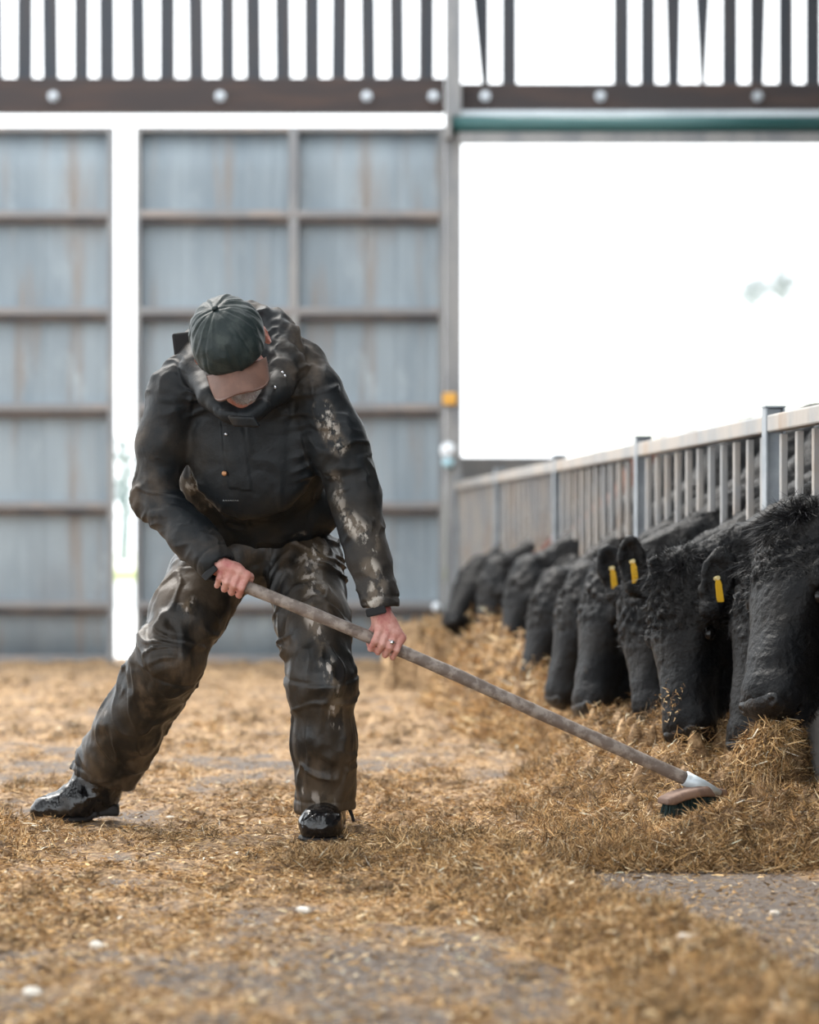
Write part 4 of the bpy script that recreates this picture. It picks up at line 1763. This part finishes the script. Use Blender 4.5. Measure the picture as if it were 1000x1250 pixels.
# storm collar and hood, bunched around the neck
f.chain([P(262, 404, 6.42), P(300, 392, 6.40), P(335, 404, 6.36), P(350, 440, 6.28), P(338, 478, 6.18), P(312, 504, 6.10)], [.045, .050, .050, .044, .034, .020], k=.018)
f.chain([P(262, 404, 6.42), P(240, 420, 6.38), P(240, 452, 6.26), P(256, 484, 6.15), P(276, 504, 6.10)], [.045, .042, .036, .028, .020], k=.018)
f.chain([P(322, 386, 6.34), P(352, 412, 6.31), P(364, 452, 6.26)], [.022, .030, .024], k=.008)
f.chain([P(264, 494, 6.12), P(284, 507, 6.10), P(302, 509, 6.09), P(322, 494, 6.10)], [.020, .021, .021, .018], k=.012)
f.ell(HC + hf * .035 - hu * .030, (.074, .094, .092), HA, k=.010, op='sub')
f.ell(CC, (.094, .110, .093), HA, k=.004, op='sub')
# placket strip and pocket welt raised on the chest
me = f.mesh('jacket')


def jw(V, N_):
    d = folds(V, J['rsh'], J['rel'], .085, 26, .0075, (1.0, .1), .3, 1.0)
    d = d + folds(V, J['rel'], J['rwr'], .08, 30, .0065, (0.05, .6), .35, 4.0)
    d = d + folds(V, J['lsh'], J['lel'], .095, 22, .0080, (.0, .55, 1.0), .25, 7.0)
    d = d + folds(V, J['lel'], J['lwr'], .09, 28, .0065, (.1, .9), .35, 9.0)
    # drape folds on the torso: shallow, running down
    q = V * np.array([13, 13, 3.2])
    tw = sstep(.25, .12, segd(V, P(303, 500, 6.35), P(322, 640, 6.55))[0])
    d = d + np.clip(1 - np.abs(fbm(q + 2, 2) - .5) * 9, 0, 1) * .0065 * tw
    d = d + (fbm(V * 11 + 7, 3) - .5) * .014
    # hood crumples
    hw_ = sstep(.15, .08, segd(V, P(300, 392, 6.40), P(345, 450, 6.26))[0])
    d = d + (1 - np.abs(fbm(V * 22 + 5, 2) - .5) * 4) * .008 * hw_
    # placket ridge: follows the chest centre line from collar to snap
    pd, pt = segd(V, P(291, 508, 6.2), P(279, 592, 6.19))
    sidew = np.abs((V - P(285, 550, 6.2)) @ nrm(np.array([1, 0, .14])))
    on = (N_[:, 1] < -.2) & (pt > .0) & (pt < 1) & (pd < .2)
    d = d + np.where(on, .0035 * sstep(.030, .026, sidew), 0)
    # sleeve hems
    for w_, e_ in ((J['rwr'], J['rel']), (J['lwr'], J['lel'])):
        ax = nrm(w_ - e_)
        al = (V - w_) @ ax
        near = np.linalg.norm(V - w_, axis=1) < .09
        d = d - .003 * np.exp(-((al + .028) / .004) ** 2) * near
    return d


displace(me, jw)
V = vco(me)


def stain(V, poly, w):
    m_ = np.zeros(len(V))
    for a, b in zip(poly, poly[1:]):
        dd, _ = segd(V, a, b)
        m_ = np.maximum(m_, sstep(w, w * .25, dd))
    return m_


sl_ = .075
mud_shine = np.maximum.reduce([
    stain(V, [P(395, 500, 6.24), P(404, 530, 6.23), P(414, 545, 6.22)], .035),
    stain(V, [P(405, 585, 6.22), P(412, 620, 6.22), P(430, 640, 6.22), P(448, 655, 6.22), P(455, 665, 6.20)], .034),
    stain(V, [P(450, 690, 6.19), P(463, 710, 6.18), P(455, 735, 6.18)], .032),
    stain(V, [P(372, 545, 6.2), P(400, 552, 6.2), P(428, 536, 6.2)], .009) * 1.6,
    stain(V, [P(425, 540, 6.2), P(406, 570, 6.2), P(403, 590, 6.2)], .009) * 1.6,
    stain(V, [P(220, 588, 6.40), P(245, 622, 6.40), P(262, 642, 6.40)], .06),
    stain(V, [P(345, 668, 6.5), P(372, 655, 6.5)], .02) * .8,
])
set_attr(me, 'mud_shine', np.clip(mud_shine, 0, 1))
dust = .35 * sstep(.0, .9, N_z := vno(me)[:, 2]) + .85 * sstep(-.50, -.72, V[:, 0]) * sstep(1.28, 1.0, V[:, 2]) + 1.2 * stain(V, [P(310, 382, 6.38), P(345, 400, 6.33), P(362, 455, 6.25)], .10)
dust = dust + .5 * stain(V, [J['lel'], J['lwr']], .10)
set_attr(me, 'dust', np.clip(dust, 0, 1))
jk = link('jacket', me, M_jacket, man, True)


# ray helper: put small trims onto the front of a garment
def front_y(me_v, x, z, near=.03):
    k = (np.abs(me_v[:, 0] - x) < near * .4) & (np.abs(me_v[:, 2] - z) < near * .4)
    return me_v[k][:, 1].min() if k.any() else None


JV = vco(me)


def on_front(px, py, d0):
    for _ in range(4):
        p = P(px, py, d0)
        y = front_y(JV, p[0], p[2])
        if y is None:
            return p
        d0 = y
    return P(px, py, d0)


def snap(px, py, m_, r=.007, nm='snap'):
    p = on_front(px, py, 6.2)
    MB().tube([p + (0, .004, 0), p + (0, -.003, 0), p + (0, -.0045, 0)], [r, r, r * .6], 16).build(nm, m_, jk, True)


snap(274, 578, M_copper, .0072, 'button')
snap(305, 512, M_snap, .004, 'button')
snap(276, 530, M_snap, .0045, 'button')
for (x, y) in ((345, 455), (348, 459), (336, 473)):
    snap(x, y, M_snap, .0038, 'cord_end')
# tiny brand-like stitching on the pocket: a faint grey squiggle
p = on_front(283, 611, 6.2)
mb = MB()
for i in range(7):
    q = on_front(273 + i * 2.9, 611, 6.2) + np.array([0, -.002, 0])
    hgt = (.0036, .0024, .003, .0024, .0034, .0022, .003)[i]
    mb.tube([q + (-.002, 0, -hgt * .5), q + (0, 0, hgt * .6), q + (.002, 0, -hgt * .5)], .0006, 6)
mb.build('stitching', mat('grey_thread', (.28, .28, .28), .7), jk)
# collar flap (triangular storm flap below the chin)
f = Field(P(300, 515, 6.10) - .1, P(300, 515, 6.10) + .1, .003)
fl0 = on_front(288, 520, 6.2) + np.array([0, -.004, 0])
fl1 = on_front(308, 509, 6.2) + np.array([0, -.006, 0])
f.rbox((fl0 + fl1) / 2, (.030, .006, .014), [nrm(fl1 - fl0), np.cross(nrm(fl1 - fl0), nrm(np.array([.0, -.3, 1]))), nrm(np.array([.0, -.3, 1]))], r=.005)
mf = f.mesh('storm_flap')
set_attr(mf, 'mud_shine', np.zeros(len(mf.vertices)))
set_attr(mf, 'dust', np.full(len(mf.vertices), .4))
link('storm_flap', mf, M_jacket, jk, True)
# black lining flap on the hood
MB().obox(P(225, 421, 6.33), nrm((1, .1, .12)), nrm((0, 1, .1)), nrm((-.12, 0, 1)), .028, .016, .033).build('hood_lining', M_black, jk, bevel=.006)['label'] = 'black hood lining'
# cuff straps
axl = nrm(J['lwr'] - J['lel'])
c = P(462, 738, 6.165)
MB().obox(P(459, 746, 6.178), nrm(np.cross(axl, (0, 1, 0))), axl, nrm((0, 1, 0)), .026, .011, .008).build('cuff_strap', M_black, jk, bevel=.004)
axr = nrm(J['rwr'] - J['rel'])
MB().obox(P(256, 699, 6.166), nrm(np.cross(axr, (0, 1, 0))), axr, nrm((0, 1, 0)), .022, .011, .008).build('cuff_strap', M_black, jk, bevel=.004)

# trousers
f = Field((-1.06, 6.10, .03), (.0, 6.98, 1.0), .0044)
f.ell(P(325, 668, 6.66), (.165, .125, .125), k=.04)
f.chain([P(262, 688, 6.63), P(232, 745, 6.53), J['rkn'], P(160, 885, 6.60), P(118, 962, 6.77)], [.108, .098, .086, .088, .094], k=.03)
f.chain([P(372, 690, 6.61), P(384, 760, 6.46), J['lkn'], P(396, 900, 6.40), P(399, 1010, 6.45)], [.102, .092, .083, .077, .080], k=.03)
rl = nrm(P(124, 945, 6.76) - P(180, 850, 6.55))
f.cut(P(122, 946, 6.76), nrm(np.array([-.28, .1, -1.0])), P(110, 990, 6.77), .17, k=.004)
f.cut(P(399, 989, 6.44), nrm(np.array([.05, 0, -1.0])), P(399, 1020, 6.44), .13, k=.004)
f.seg(P(122, 946, 6.76) + rl * .02, P(122, 946, 6.76) - rl * .06, .080, .070, k=.004, op='sub')
f.seg(P(399, 1000, 6.44), P(398, 965, 6.43), .068, .060, k=.004, op='sub')
me = f.mesh('trousers')


def tw(V, N_):
    d = folds(V, J['rhip'], J['rkn'], .13, 18, .0100, (0.0, .9), .35, 2.0)
    d = d + folds(V, J['rkn'], J['ran'], .12, 15, .0085, (0.0, .85), .35, 5.0)
    d = d + folds(V, J['lhip'], J['lkn'], .13, 18, .0090, (0.0, .6), .35, 8.0)
    d = d + folds(V, J['lkn'], J['lan'], .11, 15, .0080, (0.0, .8), .35, 11.0)
    q = V * np.array([17, 17, 5])
    d = d + np.clip(1 - np.abs(fbm(q + 9, 2) - .5) * 8, 0, 1) * .0065 + (fbm(V * 13, 2) - .5) * .012
    # knee seams and hems
    for kn, an in ((J['rkn'], J['ran']), (J['lkn'], J['lan'])):
        ax = nrm(an - kn)
        al = (V - kn) @ ax
        near = np.linalg.norm(V - kn, axis=1) < .16
        d = d - .003 * np.exp(-((al + .01) / .004) ** 2) * near + .003 * sstep(-.004, .004, al + .01) * near * sstep(.1, .05, al)
    for (h_, n_) in ((P(122, 946, 6.76), nrm(np.array([-.28, .1, -1.0]))), (P(399, 989, 6.44), np.array([0, 0, -1.0]))):
        al = (V - h_) @ n_
        near = np.linalg.norm(V - h_, axis=1) < .14
        d = d - .0022 * np.exp(-((al + .028) / .004) ** 2) * near
    return d


displace(me, tw)
V = vco(me)
mud_shine = np.maximum.reduce([  # mud, plus the wet shine down the forward leg painted as pale colour
    stain(V, [P(385, 650, 6.5), P(392, 668, 6.5), P(378, 690, 6.5), P(384, 730, 6.42)], .045),
    stain(V, [P(378, 745, 6.38), P(396, 790, 6.3), P(405, 830, 6.3), P(412, 880, 6.32)], .028),
    stain(V, [P(408, 900, 6.33), P(412, 930, 6.35), P(400, 945, 6.36), P(372, 965, 6.37)], .014),
    stain(V, [P(385, 972, 6.37), P(400, 976, 6.37)], .03) * .8,
    stain(V, [P(225, 745, 6.42), P(236, 730, 6.42)], .02),
    stain(V, [P(120, 870, 6.55), P(165, 870, 6.5)], .02) * .4,
    stain(V, [P(270, 700, 6.5), P(240, 712, 6.5)], .012) * .6,
])
set_attr(me, 'mud_shine', np.clip(mud_shine, 0, 1))
dust = .5 + .5 * fbm(V * 6 + 3, 2) + .35 * stain(V, [P(208, 805, 6.4), P(150, 890, 6.5)], .12) + .3 * stain(V, [P(375, 820, 6.3), P(378, 980, 6.36)], .06)
set_attr(me, 'dust', np.clip(dust, 0, 1))
tr = link('trousers', me, M_trouser, man, True)
MB().tube([P(427, 988, 6.42), P(430, 996, 6.42), P(432, 1003, 6.42)], [.005, .0045, .004], 8).build('hem_cord', M_black, tr)

# boots
f = Field(P(90, 985, 6.76) - np.array([.17, .16, .12]), P(90, 985, 6.76) + np.array([.20, .16, .22]), .004)
f.chain([P(128, 925, 6.79), P(122, 950, 6.79), P(122, 968, 6.80)], [.050, .054, .054], k=.02)
f.chain([P(112, 952, 6.79), P(92, 972, 6.77)], [.046, .036], k=.03)
f.chain([P(124, 966, 6.80), P(96, 978, 6.77), P(62, 989, 6.75), P(50, 992, 6.745)], [.048, .042, .032, .027], k=.03)
f.ell(P(74, 986, 6.755), (.064, .042, .030), [nrm((1, .1, .22)), nrm((-.1, 1, 0)), (0, 0, 1)], k=.03)
f.cut(P(80, 1001, 6.76), nrm(np.array([-.07, 0, -1.0])), P(95, 1035, 6.77), .20, k=.006)
me = f.mesh('boot')
displace(me, lambda V, N_: (fbm(V * 30, 2) - .5) * .008 + (1 - np.abs(fbm(V * np.array([45, 20, 25]), 2) - .5) * 4) * .002)
b1 = link('boot', me, M_boot, man, True)
f = Field(P(90, 985, 6.76) - np.array([.17, .16, .12]), P(90, 985, 6.76) + np.array([.20, .16, .22]), .004)
f.ell(P(76, 1000, 6.755), (.084, .044, .014), [nrm((1, .1, -.02)), nrm((-.1, 1, 0)), (0, 0, 1)], k=.01)
f.rbox(P(131, 988, 6.80), (.034, .036, .016), [nrm((1, .1, .05)), nrm((-.1, 1, 0)), (0, 0, 1)], r=.008, k=.01)
f.rbox(P(104, 993, 6.78), (.035, .034, .009), [nrm((1, .1, .22)), nrm((-.1, 1, 0)), (0, 0, 1)], r=.006, k=.012)
link('sole', f.mesh('sole'), M_sole, b1, True)
f = Field(P(393, 1000, 6.42) - np.array([.10, .22, .10]), P(393, 1000, 6.42) + np.array([.10, .20, .16]), .004)
f.chain([P(398, 970, 6.48), P(397, 995, 6.48)], [.050, .050], k=.02)
f.chain([P(397, 996, 6.47), P(394, 1003, 6.37), P(392, 1010, 6.31)], [.048, .046, .042], k=.03)
f.ell(P(392, 1006, 6.315), (.057, .062, .042), k=.03)
f.cut(P(392, 1020, 6.35), (0, 0, -1), P(392, 1060, 6.38), .20, k=.006)
me = f.mesh('boot')
displace(me, lambda V, N_: (fbm(V * 34 + 8, 2) - .5) * .008)
b2 = link('boot', me, M_boot, man, True)
f = Field(P(393, 1000, 6.42) - np.array([.10, .26, .14]), P(393, 1000, 6.42) + np.array([.10, .24, .16]), .004)
f.ell(P(392, 1022, 6.33), (.061, .072, .013), k=.01)
f.rbox(P(396, 1014, 6.48), (.040, .045, .018), r=.010, k=.01)
f.rbox(P(394, 1018, 6.41), (.040, .06, .010), r=.006, k=.012)
link('sole', f.mesh('sole'), M_sole, b2, True)

# ================================================================== BROOM
M_handle = mat('worn_wood_handle', (.15, .118, .10), .6, col2=(.28, .24, .21), scale=34, stretch=(1, 1, 1), mixlo=.42, mixhi=.6, bump=.0015, bscale=40,
               layers=[((.07, .05, .04), 10, .6, .72, (.6, 1, 1), .8, None, 5)])
M_socket = mat('pale_steel_socket', (.50, .56, .60), .45, .3, col2=(.35, .38, .40), scale=30, mixlo=.5, mixhi=.7)
M_head = mat('wood_broom_head', (.30, .20, .15), .75, col2=(.20, .13, .10), scale=25, bump=.001, bscale=60)
M_brist = mat('dark_green_bristle', (.018, .035, .035), .6)
br = empty('broom', tuple(P(850, 975, 6.38)))
tag(br, 'long-handled wooden broom with a pale socket and dark bristles, held by the person', 'broom')
o0 = np.array(br.location)
hp_pts = []
tp = np.array(TOOL[:-1])
# resample
ts = np.linspace(0, len(tp) - 1, 60)
hpts = [np.array([np.interp(t, range(len(tp)), tp[:, k]) for k in range(3)]) for t in ts]
rads = [.0158 + .0012 * math.sin(i * .9) * .4 + .0014 * (i / 60.) for i in range(60)]
rads[0] = .012
MB().tube([p - o0 for p in hpts], rads, 16).build('handle', M_handle, br, True)
sa, sb, sc_ = P(836, 950, 6.358), P(858, 960, 6.368), P(880, 968, 6.378)
MB().tube([sa - o0, sb - o0, sc_ - o0], [.0205, .018, .007], 18).build('socket', M_socket, br, True)
# head: a curved wooden stock seen nearly end on
ha, hb = P(811, 978, 6.27), P(880, 967, 6.42)
hx = nrm(hb - ha)
hc = (ha + hb) / 2 + np.array([0, 0, .0])
f = Field(hc - np.array([.13, .16, .09]), hc + np.array([.13, .16, .09]), .003)
hup = nrm(np.array([.08, 0, 1]) - hx * hx[2])
hyv = np.cross(hup, hx)
hl2 = np.linalg.norm(hb - ha) / 2
for k in range(17):
    u = (k / 16.) * 2 - 1
    c = hc + hx * hl2 * .9 * u + hup * (.012 * (1 - u * u))
    f.rbox(c, (.018, .020, .0085), [hx, hyv, hup], r=.005, k=.010)
f.seg(hc + hup * .018 + hx * .02, sb, .009, .014, k=.015)
me = f.mesh('head')
V = vco(me) - o0
me.vertices.foreach_set('co', V.astype(np.float32).ravel())
me.update()
hdo = link('head', me, M_head, br, True)
# tufts of bristles (as one mass of hair)
B, D = [], []
for i in range(16):
    for j in range(4):
        u = (i + .5) / 16 * 2 - 1
        w = (j + .5) / 4 * 2 - 1
        c = hc + hx * hl2 * .94 * u + hup * (.012 * (1 - u * u) - .008) + hyv * .015 * w
        for k in range(26):
            B.append(c + RNG.normal(0, .0022, 3) - o0)
            D.append(-hup + hx * .12 * u + hyv * .1 * w + RNG.normal(0, .06, 3))
B, D = np.array(B), np.array(D)
nB = len(B)
cc = np.repeat(RNG.uniform(.6, 1.6, (nB, 1)), 3, 1) * np.array([.014, .032, .032])
blades('bristles', B, D, RNG.uniform(.034, .044, nB), np.full(nB, .0020), cc, mat_attr('bristle', .6), br, bend=.15)

# a few pale chips lying on the floor
for i, (x, y, sz) in enumerate([(842, 1200, .016), (117, 1156, .012), (38, 1215, .014), (370, 1117, .010), (207, 1000, .008), (945 / 1.0, 1115, .008)]):
    d = CH * F / (y - 660)
    p = P(x, y, d)
    p[2] = floor_h(p[:1], p[1:2])[0]
    f = Field(p - .04, p + .05, .003)
    f.ell(p + np.array([0, 0, sz * .55]), (sz, sz * .8, sz * .7), [nrm((1, random.uniform(-1, 1), .2)), nrm((0, 1, .1)), nrm((0, -.1, 1))], k=.01)
    f.ell(p + np.array([sz * .7, 0, sz * .4]), (sz * .6, sz * .6, sz * .4), k=.01)
    me = f.mesh('stone_chip')
    displace(me, lambda V, N_: (fbm(V * 120, 2) - .5) * .004)
    ch = link('stone_chip', me, mat('pale_chip', (.75, .70, .62), .7, bump=.001, bscale=200) if i == 0 else bpy.data.materials['pale_chip'], None, True)
    tag(ch, ['brightest pale chip lying on the windrow in the right foreground', 'pale chip in the left foreground on the worn strip of floor',
             'flat pale chip nearest the bottom left corner', 'pale chip on the floor between the forward boot and the near foreground', 'small pale chip on the floor right of the left boot',
             'small pale chip on the bare concrete at the right'][i], 'chip', 'pale chips scattered on the floor')
